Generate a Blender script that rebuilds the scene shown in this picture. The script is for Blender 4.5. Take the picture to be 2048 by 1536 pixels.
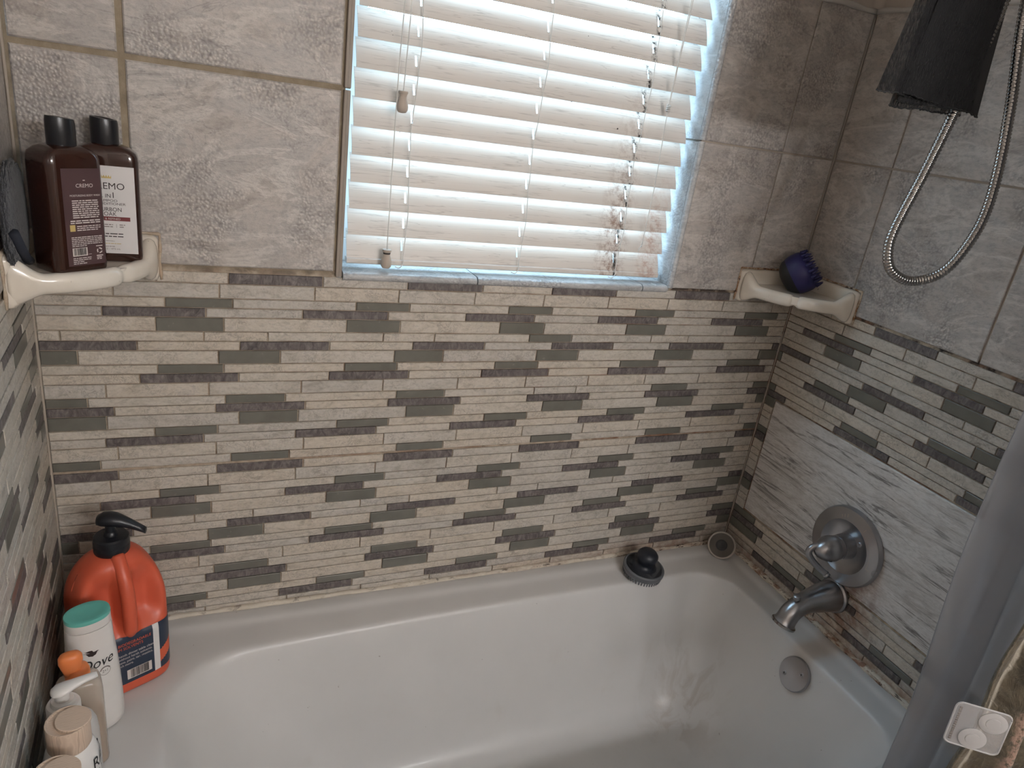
import bpy, bmesh, math, random
from mathutils import Vector, Matrix, noise

for o in list(bpy.data.objects):
    bpy.data.objects.remove(o, do_unlink=True)
SC = bpy.context.scene
COL = SC.collection
random.seed(7)

# ------------------------------------------------------------------ camera
cam_d = bpy.data.cameras.new('camera')
cam = bpy.data.objects.new('camera', cam_d)
COL.objects.link(cam)
CR = Vector((0.915467, -0.378356, 0.136995))
CU = Vector((0.021292, 0.385520, 0.922454))
CF = Vector((0.401830, 0.841559, -0.360987))
CP = Vector((0.236215, -1.204057, 0.990833))
m = Matrix((( CR.x, CU.x, -CF.x, CP.x), (CR.y, CU.y, -CF.y, CP.y), (CR.z, CU.z, -CF.z, CP.z), (0, 0, 0, 1)))
cam.matrix_world = m
cam_d.sensor_width = 36.0
cam_d.lens = 24.593
cam_d.clip_start = 0.02
SC.camera = cam

# ------------------------------------------------------------------ daylight, exposure
world = bpy.data.worlds.new('daylight')
SC.world = world
world.use_nodes = True
wb = world.node_tree.nodes['Background']
wb.inputs[0].default_value = (0.52, 0.77, 1.0, 1)
wb.inputs[1].default_value = 10.5
SC.view_settings.view_transform = 'Standard'
SC.view_settings.look = 'None'
SC.view_settings.gamma = 1.0
SC.view_settings.exposure = 0.0
SC.view_settings.use_curve_mapping = False
pl_d = bpy.data.lights.new('window_portal', 'AREA')
pl_d.shape = 'RECTANGLE'; pl_d.size = 0.68; pl_d.size_y = 0.78
pl_d.cycles.is_portal = True
pl = bpy.data.objects.new('window_portal', pl_d)
pl.location = (0.797, 0.125, 1.07); pl.rotation_euler = (math.radians(-90), 0, 0)
COL.objects.link(pl)

LAMP_POWER = 20.0      # watts of each vanity bulb
LAMP_COL = (0.985, 0.988, 1.0)
LAMP_AT = (1.03, -2.25, 1.30)

# ------------------------------------------------------------------ mesh helpers
class MB:
    def __init__(self): self.v = []; self.f = []; self.mi = []
    def add(self, vs, fs, mat=0, T=None):
        n = len(self.v)
        for p in vs:
            p = Vector(p)
            if T is not None: p = T @ p
            self.v.append(p)
        for q in fs:
            self.f.append([i + n for i in q]); self.mi.append(mat)
        return self
    def box(self, a, b, mat=0, T=None):
        (x0, y0, z0), (x1, y1, z1) = a, b
        vs = [(x0,y0,z0),(x1,y0,z0),(x1,y1,z0),(x0,y1,z0),(x0,y0,z1),(x1,y0,z1),(x1,y1,z1),(x0,y1,z1)]
        fs = [(0,3,2,1),(4,5,6,7),(0,1,5,4),(1,2,6,5),(2,3,7,6),(3,0,4,7)]
        return self.add(vs, fs, mat, T)
    def rings(self, R, closed=True, cap0=True, cap1=True, mat=0, T=None):
        n = len(R[0]); vs = [p for r in R for p in r]; fs = []
        for i in range(len(R) - 1):
            for j in range(n if closed else n - 1):
                k = (j + 1) % n
                fs.append((i*n+j, i*n+k, (i+1)*n+k, (i+1)*n+j))
        if cap0: fs.append(tuple(reversed(range(n))))
        if cap1: fs.append(tuple((len(R)-1)*n + j for j in range(n)))
        return self.add(vs, fs, mat, T)
    def lathe(self, prof, seg=32, mat=0, T=None, cap0=True, cap1=True):
        R = [[(r*math.cos(2*math.pi*j/seg), r*math.sin(2*math.pi*j/seg), z) for j in range(seg)] for r, z in prof]
        return self.rings(R, True, cap0, cap1, mat, T)
    def tube(self, pts, rad, seg=10, mat=0, T=None, caps=True):
        pts = [Vector(p) for p in pts]; n = len(pts)
        rr = rad if isinstance(rad, (list, tuple)) else [rad]*n
        tg = [(pts[min(i+1, n-1)] - pts[max(i-1, 0)]).normalized() for i in range(n)]
        ref = Vector((0, 0, 1)) if abs(tg[0].z) < .9 else Vector((1, 0, 0))
        nv = (ref - tg[0]*ref.dot(tg[0])).normalized(); R = []
        for i in range(n):
            nv = (nv - tg[i]*nv.dot(tg[i])).normalized(); b = tg[i].cross(nv)
            R.append([pts[i] + (nv*math.cos(2*math.pi*j/seg) + b*math.sin(2*math.pi*j/seg))*rr[i] for j in range(seg)])
        return self.rings(R, True, caps, caps, mat, T)
    def grid(self, fn, nu, nv, mat=0, T=None):
        vs = [fn(i/nu, j/nv) for j in range(nv+1) for i in range(nu+1)]
        fs = [(j*(nu+1)+i, j*(nu+1)+i+1, (j+1)*(nu+1)+i+1, (j+1)*(nu+1)+i) for j in range(nv) for i in range(nu)]
        return self.add(vs, fs, mat, T)
    def mesh(self, name, mats, smooth=False, fix=True):
        me = bpy.data.meshes.new(name)
        me.from_pydata([tuple(p) for p in self.v], [], self.f)
        for mm in (mats if isinstance(mats, (list, tuple)) else [mats]): me.materials.append(mm)
        for p, k in zip(me.polygons, self.mi): p.material_index = k
        if fix:
            bm = bmesh.new(); bm.from_mesh(me); bmesh.ops.recalc_face_normals(bm, faces=bm.faces); bm.to_mesh(me); bm.free()
        if smooth:
            for p in me.polygons: p.use_smooth = True
            if smooth != 'all':
                me.set_sharp_from_angle(angle=math.radians(smooth if smooth is not True else 40))
        me.update()
        return me
    def obj(self, name, mats, parent=None, smooth=False, fix=True, bevel=0, subsurf=0, solid=0):
        o = bpy.data.objects.new(name, self.mesh(name, mats, smooth, fix)); COL.objects.link(o)
        if parent is not None: o.parent = parent
        if solid:
            q = o.modifiers.new('solid', 'SOLIDIFY'); q.thickness = solid; q.offset = 0
        if bevel:
            q = o.modifiers.new('bevel', 'BEVEL'); q.width = bevel; q.segments = 3; q.limit_method = 'ANGLE'; q.angle_limit = math.radians(35)
        if subsurf:
            q = o.modifiers.new('sub', 'SUBSURF'); q.levels = q.render_levels = subsurf
        return o

def empty(name, loc, rz=0, label=None, cat=None, group=None):
    o = bpy.data.objects.new(name, None); COL.objects.link(o)
    o.location = loc; o.rotation_euler = (0, 0, rz); o.empty_display_size = .02
    tag(o, label, cat, group)
    return o

def tag(o, label=None, cat=None, group=None, kind=None):
    if label: o['label'] = label
    if cat: o['category'] = cat
    if group: o['group'] = group
    if kind: o['kind'] = kind
    return o

def axisT(p, d, up=(0, 0, 1)):
    """matrix taking local +Z to direction d, origin to p"""
    z = Vector(d).normalized(); u = Vector(up)
    if abs(z.dot(u)) > .98: u = Vector((1, 0, 0))
    x = u.cross(z).normalized(); y = z.cross(x)
    return Matrix(((x.x,y.x,z.x,p[0]),(x.y,y.y,z.y,p[1]),(x.z,y.z,z.z,p[2]),(0,0,0,1)))

def sm(a, b, t):
    t = min(1, max(0, (t-a)/(b-a))); return t*t*(3-2*t)

def bez(pts, n):
    """Catmull-Rom through pts"""
    P = [Vector(p) for p in pts]; P = [2*P[0]-P[1]] + P + [2*P[-1]-P[-2]]; out = []
    for i in range(1, len(P)-2):
        for k in range(n):
            t = k/n; a, b, c, d = P[i-1:i+3]
            out.append(.5*((2*b)+(c-a)*t+(2*a-5*b+4*c-d)*t*t+(3*b-a-3*c+d)*t**3))
    out.append(P[-2]); return out

_txt = {}
def text_geo(s, size):
    cu = bpy.data.curves.new('t', 'FONT'); cu.body = s; cu.size = size; cu.resolution_u = 3
    o = bpy.data.objects.new('t', cu); COL.objects.link(o)
    dg = bpy.context.evaluated_depsgraph_get()
    me = bpy.data.meshes.new_from_object(o.evaluated_get(dg))
    vs = [tuple(v.co) for v in me.vertices]; fs = [tuple(p.vertices) for p in me.polygons]
    bpy.data.objects.remove(o); bpy.data.curves.remove(cu); bpy.data.meshes.remove(me)
    return vs, fs

def put_text(mb, s, size, x, y, fn, align='c', mat=0, shear=0, sx=1.0):
    vs, fs = text_geo(s, size)
    if not vs: return
    w = max(v[0] for v in vs); x0 = {'c': -w*sx/2, 'l': 0, 'r': -w*sx}[align]
    mb.add([fn(x + x0 + v[0]*sx + shear*v[1], y + v[1]) for v in vs], fs, mat)

def rect(mb, x0, x1, y0, y1, fn, mat=0, n=1):
    vs = [fn(x0+(x1-x0)*i/n, y) for y in (y0, y1) for i in range(n+1)]
    mb.add(vs, [(i, i+1, n+2+i, n+1+i) for i in range(n)], mat)

def greek(mb, x0, x1, y, h, fn, mat=0, rnd=None, last=1.0):
    """one line of print too small to read: word-long dashes"""
    rnd = rnd or random; x = x0; xe = x0+(x1-x0)*last
    while x < xe - h:
        w = min(xe-x, h*rnd.uniform(2.0, 7.0)); rect(mb, x, x+w, y, y+h, fn, mat); x += w + h*.8

# ------------------------------------------------------------------ materials
def lin(r, g, b): return tuple((c/12.92 if c <= .04045 else ((c+.055)/1.055)**2.4) for c in (r/255, g/255, b/255)) + (1,)

class NT:
    def __init__(self, name):
        self.m = bpy.data.materials.new(name); self.m.use_nodes = True
        self.t = self.m.node_tree; self.bs = self.t.nodes['Principled BSDF']; self.out = self.t.nodes['Material Output']
    def n(self, typ, **kw):
        nd = self.t.nodes.new(typ)
        for k, v in kw.items():
            if k.startswith('i_'):
                key = k[2:]; key = int(key) if key.isdigit() else key.replace('_', ' ')
                s = nd.inputs[key]
                if isinstance(v, bpy.types.NodeSocket): self.t.links.new(v, s)
                else: s.default_value = v
            else: setattr(nd, k, v)
        return nd
    def math(self, op, a, b=None, clamp=False):
        kw = dict(operation=op, use_clamp=clamp, i_0=a)
        if b is not None: kw['i_1'] = b
        return self.n('ShaderNodeMath', **kw).outputs[0]
    def vmath(self, op, a, b):
        return self.n('ShaderNodeVectorMath', operation=op, i_0=a, i_1=b).outputs[0]
    def mix(self, f, a, b):
        nd = self.t.nodes.new('ShaderNodeMix'); nd.data_type = 'RGBA'
        for idx, v in ((0, f), (6, a), (7, b)):
            if isinstance(v, bpy.types.NodeSocket): self.t.links.new(v, nd.inputs[idx])
            else: nd.inputs[idx].default_value = v
        return nd.outputs[2]
    def ramp(self, f, stops):
        nd = self.t.nodes.new('ShaderNodeValToRGB'); self.t.links.new(f, nd.inputs[0])
        e = nd.color_ramp.elements
        while len(e) < len(stops): e.new(.5)
        for q, (p, c) in zip(e, stops): q.position = p; q.color = c if len(c) == 4 else tuple(c)+(1,)
        return nd.outputs[0]
    def range(self, v, a, b, c=0., d=1.):
        return self.n('ShaderNodeMapRange', i_0=v, i_1=a, i_2=b, i_3=c, i_4=d).outputs[0]
    def noise(self, vec, scale, detail=4, rough=.55, dist=0.):
        return self.n('ShaderNodeTexNoise', i_Vector=vec, i_Scale=scale, i_Detail=detail, i_Roughness=rough, i_Distortion=dist).outputs[0]
    def pos(self): return self.n('ShaderNodeNewGeometry').outputs['Position']
    def objc(self, rnd=True, k=7.0):
        c = self.n('ShaderNodeTexCoord').outputs['Object']
        if rnd:
            r = self.n('ShaderNodeObjectInfo').outputs['Random']
            off = self.n('ShaderNodeCombineXYZ', i_0=self.math('MULTIPLY', r, k), i_1=self.math('MULTIPLY', r, k*1.7), i_2=self.math('MULTIPLY', r, k*2.3)).outputs[0]
            c = self.vmath('ADD', c, off)
        return c
    def rnd(self): return self.n('ShaderNodeObjectInfo').outputs['Random']
    def base(self, c): self.set('Base Color', c)
    def set(self, k, v):
        s = self.bs.inputs[k]
        if isinstance(v, bpy.types.NodeSocket): self.t.links.new(v, s)
        else: s.default_value = v
    def bump(self, h, strength=.3, dist=.002):
        self.t.links.new(self.n('ShaderNodeBump', i_Height=h, i_Strength=strength, i_Distance=dist).outputs[0], self.bs.inputs['Normal'])
    def sep(self, v): return self.n('ShaderNodeSeparateXYZ', i_0=v).outputs

def plain(name, col, rough=.4, metal=0., **kw):
    t = NT(name); t.base(col); t.set('Roughness', rough); t.set('Metallic', metal)
    for k, v in kw.items(): t.set(k.replace('_', ' '), v)
    # faint unevenness so that no surface is a flat fill
    n = t.noise(t.objc(False), 25, 2)
    t.base(t.mix(t.range(n, .35, .7), col, tuple(x*.93 for x in col[:3])+(1,)))
    return t.m

RUST = lin(120, 70, 38); RUSTD = lin(58, 36, 24); MILDEW = lin(38, 32, 30)

def rust_mask(t, seed=0.):
    """rust and mildew where water stands: along the tub joint, more towards the taps, and round the window foot"""
    p = t.pos(); s = t.sep(p)
    low = t.range(s[2], .075, -.005)                                    # near the tub
    right = t.range(s[0], .80, 1.25)
    a = t.math('MULTIPLY', low, right)
    n = t.noise(t.vmath('ADD', p, (seed, 0, 0)), 26, 5, .65, .6)
    k = t.math('MULTIPLY', a, t.range(n, .34, .60))
    tap = t.n('ShaderNodeVectorMath', operation='DISTANCE', i_0=p, i_1=(1.5, -.37, .095)).outputs['Value']
    k2 = t.math('MULTIPLY', t.range(tap, .11, .035), t.range(n, .38, .54))
    return t.math('MAXIMUM', k, k2, True)

def mat_large(name, cols, vein, streak=2.0, rust=False, gloss=.34, vw=.012, vs=6.0, vx=1.0, pits=1.0):
    t = NT(name); c = t.objc()
    sc = t.vmath('MULTIPLY', c, (1.0, 1.0, streak))
    w = t.noise(sc, 7, 7, .64, 1.4)
    col = t.ramp(w, [(.32, cols[0]), (.46, cols[1]), (.56, cols[2]), (.72, cols[3])])
    # pale and dark veins
    v = t.noise(t.vmath('MULTIPLY', c, (vx, 1.0, streak*1.4)), vs, 6, .60, 1.0)
    ridge = t.math('ABSOLUTE', t.math('SUBTRACT', v, .5))
    region = t.range(t.noise(c, 5, 2), .40, .58) if vx == 1.0 else t.range(t.noise(c, 7, 3), .30, .50)
    vm = t.math('MULTIPLY', t.range(ridge, vw, .0), region)
    col = t.mix(t.math('MULTIPLY', vm, vein), col, lin(104, 97, 93))
    v2 = t.noise(t.vmath('MULTIPLY', t.vmath('ADD', c, (3.1, 0, 1.7)), (1.0, 1.0, streak*1.2)), 5.0, 7, .62, 1.0)
    vm2 = t.math('MULTIPLY', t.range(t.math('ABSOLUTE', t.math('SUBTRACT', v2, .5)), .050, .004), .50)
    col = t.mix(vm2, col, cols[4])
    # patches of pitted grey speckle
    vor = t.n('ShaderNodeTexVoronoi', i_Vector=c, i_Scale=250., feature='SMOOTH_F1').outputs[0]
    patch = t.math('MULTIPLY', t.range(t.noise(c, 8, 4, .6), .47, .60), pits)
    pit = t.math('MULTIPLY', t.range(vor, .25, .75), patch)
    col = t.mix(t.math('MULTIPLY', pit, .75), col, cols[5])
    fine = t.noise(sc, 85, 6, .72)
    col = t.mix(t.math('MULTIPLY', t.range(fine, .48, .70), .50), col, cols[5])
    if rust:
        p = t.pos(); d = t.n('ShaderNodeVectorMath', operation='DISTANCE', i_0=p, i_1=(1.5, -.37, .13)).outputs['Value']
        col = t.mix(t.math('MULTIPLY', t.math('MULTIPLY', t.range(d, .12, .05), t.range(t.noise(p, 22, 5, .7), .42, .6)), .6), col, RUST)
    t.base(col); t.set('Roughness', t.range(w, .3, .7, gloss+.06, gloss-.06)); t.set('Specular IOR Level', .5)
    h = t.math('ADD', t.math('MULTIPLY', t.math('MULTIPLY', vor, patch), -1.4), t.math('ADD', t.math('MULTIPLY', fine, .6), t.math('ADD', t.math('MULTIPLY', w, .8), t.math('MULTIPLY', vm2, .5))))
    t.bump(h, .5, .0026)
    return t.m

def mat_mosaic_light():
    t = NT('travertine_mosaic'); c = t.objc(True, 11)
    w = t.noise(t.vmath('MULTIPLY', c, (1., 1., 2.2)), 26, 6, .65, 1.3)
    base = t.ramp(w, [(.28, lin(174, 167, 157)), (.44, lin(207, 201, 191)), (.6, lin(217, 212, 204)), (.76, lin(188, 184, 180))])
    r = t.rnd(); tint = t.ramp(r, [(0, lin(232, 223, 212)), (.5, lin(228, 224, 219)), (1, lin(212, 210, 209))])
    col = t.n('ShaderNodeMix', data_type='RGBA', blend_type='MULTIPLY'); col.inputs[0].default_value = .75
    t.t.links.new(base, col.inputs[6]); t.t.links.new(tint, col.inputs[7]); col = col.outputs[2]
    v = t.noise(c, 60, 6, .7, 1.0); ridge = t.math('ABSOLUTE', t.math('SUBTRACT', v, .5))
    col = t.mix(t.math('MULTIPLY', t.math('MULTIPLY', t.range(ridge, .028, 0), t.range(t.noise(c, 20, 2), .46, .58)), .6), col, lin(108, 101, 95))
    fn = t.noise(t.vmath('MULTIPLY', c, (1., 1., 1.6)), 120, 5, .78)
    col = t.mix(t.math('MULTIPLY', t.range(fn, .48, .68), .45), col, lin(128, 121, 113))
    k = rust_mask(t, 3.); col = t.mix(t.math('MULTIPLY', k, .75), col, RUST)
    t.base(col); t.set('Roughness', .45)
    vor = t.n('ShaderNodeTexVoronoi', i_Vector=c, i_Scale=260., feature='SMOOTH_F1').outputs[0]
    t.bump(t.math('ADD', t.math('MULTIPLY', vor, t.range(t.noise(c, 14, 2), .42, .6)), v), .5, .0018)
    return t.m

def mat_mosaic_dark():
    t = NT('slate_mosaic'); c = t.objc(True, 13)
    w = t.noise(t.vmath('MULTIPLY', c, (2., 1., 1.)), 45, 6, .68, 1.4)
    col = t.ramp(w, [(.3, lin(62, 57, 56)), (.48, lin(96, 89, 87)), (.6, lin(118, 110, 108)), (.78, lin(142, 134, 132))])
    col = t.mix(t.math('MULTIPLY', rust_mask(t, 5.), .5), col, RUSTD)
    t.base(col); t.set('Roughness', .5)
    t.bump(t.noise(c, 140, 5, .7), .4, .0015)
    return t.m

def mat_mosaic_glass():
    t = NT('satin_glass_mosaic'); c = t.objc(True, 9)
    n = t.noise(c, 30, 3)
    col = t.ramp(n, [(.3, lin(100, 98, 90)), (.7, lin(112, 110, 102))])
    spot = t.math('MULTIPLY', t.range(t.noise(t.pos(), 90, 3), .66, .74), .22)
    col = t.mix(spot, col, lin(180, 178, 170))
    t.base(col); t.set('Roughness', .33); t.set('Coat Weight', .25); t.set('Coat Roughness', .2)
    return t.m

def mat_grout():
    t = NT('tan_grout'); p = t.pos(); s = t.sep(p)
    n = t.noise(p, 40, 5, .65)
    col = t.mix(t.range(s[2], .684, .692), t.ramp(n, [(.3, lin(146, 131, 114)), (.55, lin(176, 161, 143)), (.75, lin(190, 177, 161))]), t.ramp(n, [(.3, lin(126, 113, 94)), (.55, lin(148, 134, 114)), (.75, lin(162, 149, 130))]))
    crack = t.range(t.noise(t.vmath('MULTIPLY', p, (1, 1, 2)), 16, 6, .7, 1.), .52, .62)
    col = t.mix(t.math('MULTIPLY', crack, t.math('MULTIPLY', t.range(s[0], .0, 1.3, .35, .85), t.range(s[2], .705, .69))), col, lin(74, 54, 42))
    rb = t.math('MULTIPLY', t.range(t.noise(p, 11, 4), .50, .62), t.math('MULTIPLY', t.range(s[0], .3, 1.2, .25, .8), t.range(s[2], .705, .69)))
    pale = t.math('MULTIPLY', t.range(s[2], .69, .71), t.range(s[0], 1.0, 1.16))
    col = t.mix(pale, col, lin(168, 156, 143))
    col = t.mix(rb, col, lin(118, 76, 50))
    # mildew along the top of the mosaic
    top = t.math('MULTIPLY', t.range(t.math('ABSOLUTE', t.math('SUBTRACT', s[2], .686)), .009, .002), t.range(t.noise(p, 30, 4), .46, .58))
    col = t.mix(t.math('MULTIPLY', top, t.range(s[0], .2, 1.4, .4, 1.)), col, lin(48, 36, 30))
    col = t.mix(rust_mask(t, 1.), col, RUSTD)
    t.base(col); t.set('Roughness', .85); t.bump(t.noise(p, 300, 4, .7), .4, .001)
    return t.m

def mat_tub():
    t = NT('tub_enamel'); p = t.pos(); s = t.sep(p)
    n = t.noise(p, 9, 4)
    col = t.mix(t.range(n, .3, .75), lin(206, 204, 202), lin(202, 200, 198))
    d = t.n('ShaderNodeVectorMath', operation='DISTANCE', i_0=t.vmath('MULTIPLY', p, (1, 1, .45)), i_1=(1.285, -.225, -.125)).outputs['Value']
    st = t.math('MULTIPLY', t.range(d, .13, .03), t.range(t.noise(t.vmath('MULTIPLY', p, (1, 1, .18)), 24, 4, .6, .5), .47, .60))
    col = t.mix(t.math('MULTIPLY', st, .34), col, lin(150, 134, 116))
    st2 = t.math('MULTIPLY', t.range(t.noise(p, 13, 5, .6), .60, .72), t.range(s[2], -.05, -.2))
    col = t.mix(t.math('MULTIPLY', st2, .10), col, lin(170, 158, 142))
    sp = t.math('MULTIPLY', t.range(t.noise(p, 95, 2), .76, .79), .5)
    col = t.mix(sp, col, lin(120, 108, 98))
    t.base(col); t.set('Roughness', .42); t.set('Coat Weight', .14); t.set('Coat Roughness', .14)
    return t.m

def mat_caulk():
    t = NT('old_caulk'); p = t.pos(); s = t.sep(p)
    n = t.noise(p, 30, 5)
    col = t.mix(t.range(n, .35, .65), lin(208, 200, 186), lin(192, 182, 166))
    k = t.math('MULTIPLY', t.range(t.noise(t.vmath('MULTIPLY', p, (1, 1, 2.)), 24, 5, .7, .8), .45, .58), t.math('MAXIMUM', t.range(s[0], .55, 1.3, .05, .55), t.range(s[0], 1.47, 1.49, 0., .85)))
    col = t.mix(k, col, RUST)
    k = t.math('MULTIPLY', t.range(t.noise(t.vmath('MULTIPLY', p, (1, 1, 4.)), 30, 5, .7, .8), .56, .63), t.range(s[0], .35, 1.2, .5, 1.))
    col = t.mix(k, col, RUSTD)
    t.base(col); t.set('Roughness', .55); t.bump(n, .5, .003)
    return t.m

def mat_ceramic():
    t = NT('cream_ceramic'); p = t.pos(); c = t.objc(False)
    n = t.noise(p, 14, 4)
    col = t.mix(t.range(n, .35, .7), lin(230, 222, 210), lin(220, 210, 195))
    spk = t.range(t.noise(p, 120, 3, .7), .70, .74)
    col = t.mix(t.math('MULTIPLY', spk, .8), col, lin(66, 50, 40))
    t.base(col); t.set('Roughness', .18); t.set('Coat Weight', .5); t.set('Coat Roughness', .06)
    t.bump(t.noise(p, 40, 3), .08, .002)
    return t.m

def mat_slat():
    t = NT('faux_wood_slat'); p = t.pos(); s = t.sep(p); c = t.objc(True, 5)
    g = t.noise(t.vmath('MULTIPLY', c, (1.1, 1, 34)), 4, 4, .5, .7)
    ridge = t.math('ABSOLUTE', t.math('SUBTRACT', g, .5))
    col = t.mix(t.math('MULTIPLY', t.range(ridge, .018, 0), .45), lin(220, 212, 204), lin(152, 141, 133))
    # mould and rust round the right ladder cord
    dx = t.math('ABSOLUTE', t.math('SUBTRACT', s[0], 1.005)); zl = t.range(s[2], 1.10, .80)
    spot = t.range(t.noise(p, 70, 5, .75), .44, .62)
    k = t.math('MULTIPLY', t.math('MULTIPLY', t.range(dx, .045, .005), zl), spot)
    col = t.mix(t.math('MULTIPLY', k, .85), col, lin(126, 84, 60))
    k2 = t.math('MULTIPLY', t.math('MULTIPLY', t.range(t.math('ABSOLUTE', t.math('SUBTRACT', s[0], 1.10)), .04, .0), t.range(s[2], .93, .80)), spot)
    col = t.mix(t.math('MULTIPLY', k2, .7), col, lin(168, 112, 86))
    k3 = t.math('MULTIPLY', t.range(t.math('ABSOLUTE', t.math('SUBTRACT', s[0], 1.018)), .008, .001), t.range(t.noise(p, 110, 4, .7), .5, .58))
    col = t.mix(k3, col, lin(40, 34, 32))
    fly = t.range(t.noise(p, 75, 2), .775, .79)
    col = t.mix(fly, col, lin(70, 60, 54))
    t.base(col); t.set('Roughness', .42)
    return t.m

def mat_wood(name='pale_wood_cap'):
    t = NT(name); c = t.objc(False)
    w = t.n('ShaderNodeTexWave', i_Vector=t.vmath('MULTIPLY', c, (1, .25, .12)), i_Scale=120., i_Distortion=7., i_Detail=3., i_Detail_Scale=1.2).outputs[1]
    col = t.ramp(w, [(0, lin(200, 177, 157)), (.6, lin(210, 188, 168)), (1, lin(184, 161, 142))])
    t.base(col); t.set('Roughness', .5)
    return t.m

def mat_brushed(name, col, rough=.3):
    t = NT(name); c = t.objc(False)
    n = t.noise(c, 14, 2, .5)
    t.base(t.mix(t.range(n, .35, .75), col, tuple(x*.8 for x in col[:3])+(1,))); t.set('Metallic', 1.0); t.set('Roughness', t.range(n, .3, .7, rough-.03, rough+.05))
    return t.m

def mat_alpha(name, col, trans, rough=.5, fine=None, trl=0.):
    """thin sheet: part of the light goes straight through"""
    t = NT(name); t.base(col); t.set('Roughness', rough)
    tr = t.n('ShaderNodeBsdfTransparent'); mx = t.n('ShaderNodeMixShader')
    surf = t.bs.outputs[0]
    if trl:
        tl = t.n('ShaderNodeBsdfTranslucent', i_Color=col); m2 = t.n('ShaderNodeMixShader', i_0=trl)
        t.t.links.new(surf, m2.inputs[1]); t.t.links.new(tl.outputs[0], m2.inputs[2]); surf = m2.outputs[0]
    f = trans
    if fine:
        wv = t.n('ShaderNodeTexNoise', i_Vector=t.vmath('MULTIPLY', t.objc(False), (1, 1, .10)), i_Scale=fine, i_Detail=2.).outputs[0]
        f = t.range(wv, .40, .62, 0., trans)
    if isinstance(f, bpy.types.NodeSocket): t.t.links.new(f, mx.inputs[0])
    else: mx.inputs[0].default_value = f
    t.t.links.new(surf, mx.inputs[1]); t.t.links.new(tr.outputs[0], mx.inputs[2])
    t.t.links.new(mx.outputs[0], t.out.inputs[0])
    return t

Mt = {}
Mt['large'] = mat_large('stone_look_wall_tile', [lin(158, 149, 141), lin(184, 176, 169), lin(172, 166, 161), lin(192, 185, 178), lin(212, 206, 199), lin(122, 117, 115)], .55)
Mt['panel'] = mat_large('pale_veined_wall_tile', [lin(176, 170, 165), lin(202, 198, 194), lin(212, 209, 206), lin(194, 189, 186), lin(222, 219, 216), lin(150, 144, 140)], .95, 4.0, rust=True, vw=.026, vs=3.3, vx=.50, pits=.12)
Mt['L'] = mat_mosaic_light(); Mt['D'] = mat_mosaic_dark(); Mt['T'] = mat_mosaic_glass()
Mt['grout'] = mat_grout(); Mt['tub'] = mat_tub(); Mt['caulk'] = mat_caulk(); Mt['ceramic'] = mat_ceramic()
Mt['slat'] = mat_slat(); Mt['wood'] = mat_wood()
Mt['paint'] = plain('cream_wall_paint', lin(184, 174, 164), .6)
Mt['ceil'] = plain('white_ceiling_paint', lin(190, 186, 180), .8)
Mt['floor'] = plain('grey_floor_vinyl', lin(140, 132, 124), .5)
Mt['vinyl'] = plain('white_window_vinyl', lin(225, 228, 230), .35)
Mt['whitecaulk'] = plain('white_silicone', lin(196, 192, 186), .5)
Mt['reveal'] = mat_large('glossy_reveal_tile', [lin(160, 160, 160), lin(178, 178, 178), lin(188, 188, 188), lin(172, 172, 174), lin(196, 196, 196), lin(140, 140, 142)], .3, gloss=.24)
Mt['beadtan'] = plain('beige_corner_silicone', lin(172, 160, 147), .6)
Mt['trimtan'] = plain('tan_edge_trim', lin(152, 141, 130), .6)
Mt['nickel'] = mat_brushed('brushed_nickel', lin(172, 172, 175), .30)
Mt['chrome'] = mat_brushed('hose_steel', lin(176, 174, 172), .16)
Mt['cord'] = plain('blind_cord', lin(226, 222, 216), .6)
Mt['tassel'] = plain('aged_wood_tassel', lin(186, 172, 158), .55)
Mt['tasseld'] = plain('tassel_mildew', lin(50, 44, 40), .7)
Mt['amber'] = plain('dark_amber_plastic', lin(50, 27, 20), .16, 0, Coat_Weight=.4)
Mt['blackcap'] = plain('black_cap_plastic', lin(26, 26, 29), .32)
Mt['brownlabel'] = plain('brown_paper_label', lin(78, 56, 57), .45)
Mt['whitelabel'] = plain('white_paper_label', lin(222, 218, 216), .45)
Mt['inkwhite'] = plain('white_ink', lin(214, 204, 198), .5)
Mt['inkblack'] = plain('black_ink', lin(28, 26, 28), .5)
Mt['inkbrown'] = plain('dark_brown_ink', lin(52, 38, 36), .5)
Mt['inkred'] = plain('maroon_ink', lin(112, 44, 44), .5)
Mt['inkgold'] = plain('gold_ink', lin(196, 172, 110), .4)
Mt['inkgrey'] = plain('grey_ink', lin(120, 110, 104), .5)
Mt['inkorange'] = plain('orange_ink', lin(214, 96, 62), .5)
Mt['orange'] = plain('orange_jug_plastic', lin(206, 92, 64), .40)
Mt['navy'] = plain('navy_label', lin(44, 54, 72), .4)
Mt['blackpump'] = plain('black_pump_plastic', lin(24, 26, 32), .36)
Mt['white'] = plain('white_bottle_plastic', lin(226, 222, 218), .3)
Mt['teal'] = plain('teal_cap_plastic', lin(104, 184, 172), .35)
Mt['capo'] = plain('orange_flip_cap', lin(228, 130, 74), .38)
Mt['green'] = plain('green_label_print', lin(96, 176, 98), .45)
Mt['blue'] = plain('indigo_rubber', lin(38, 34, 86), .42)
Mt['blackrub'] = plain('black_rubber', lin(24, 24, 25), .5)
Mt['slatebody'] = plain('dark_blue_brush_plastic', lin(30, 33, 42), .42)
Mt['greyrub'] = plain('grey_brush_rubber', lin(98, 100, 104), .5)
Mt['darkrub'] = plain('dark_stopper_rubber', lin(36, 34, 34), .5)
Mt['cupdark'] = plain('dull_cup_steel', lin(112, 106, 99), .4, .3)
Mt['stopper'] = plain('tarnished_stopper_steel', lin(190, 182, 172), .3, .3)
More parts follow.
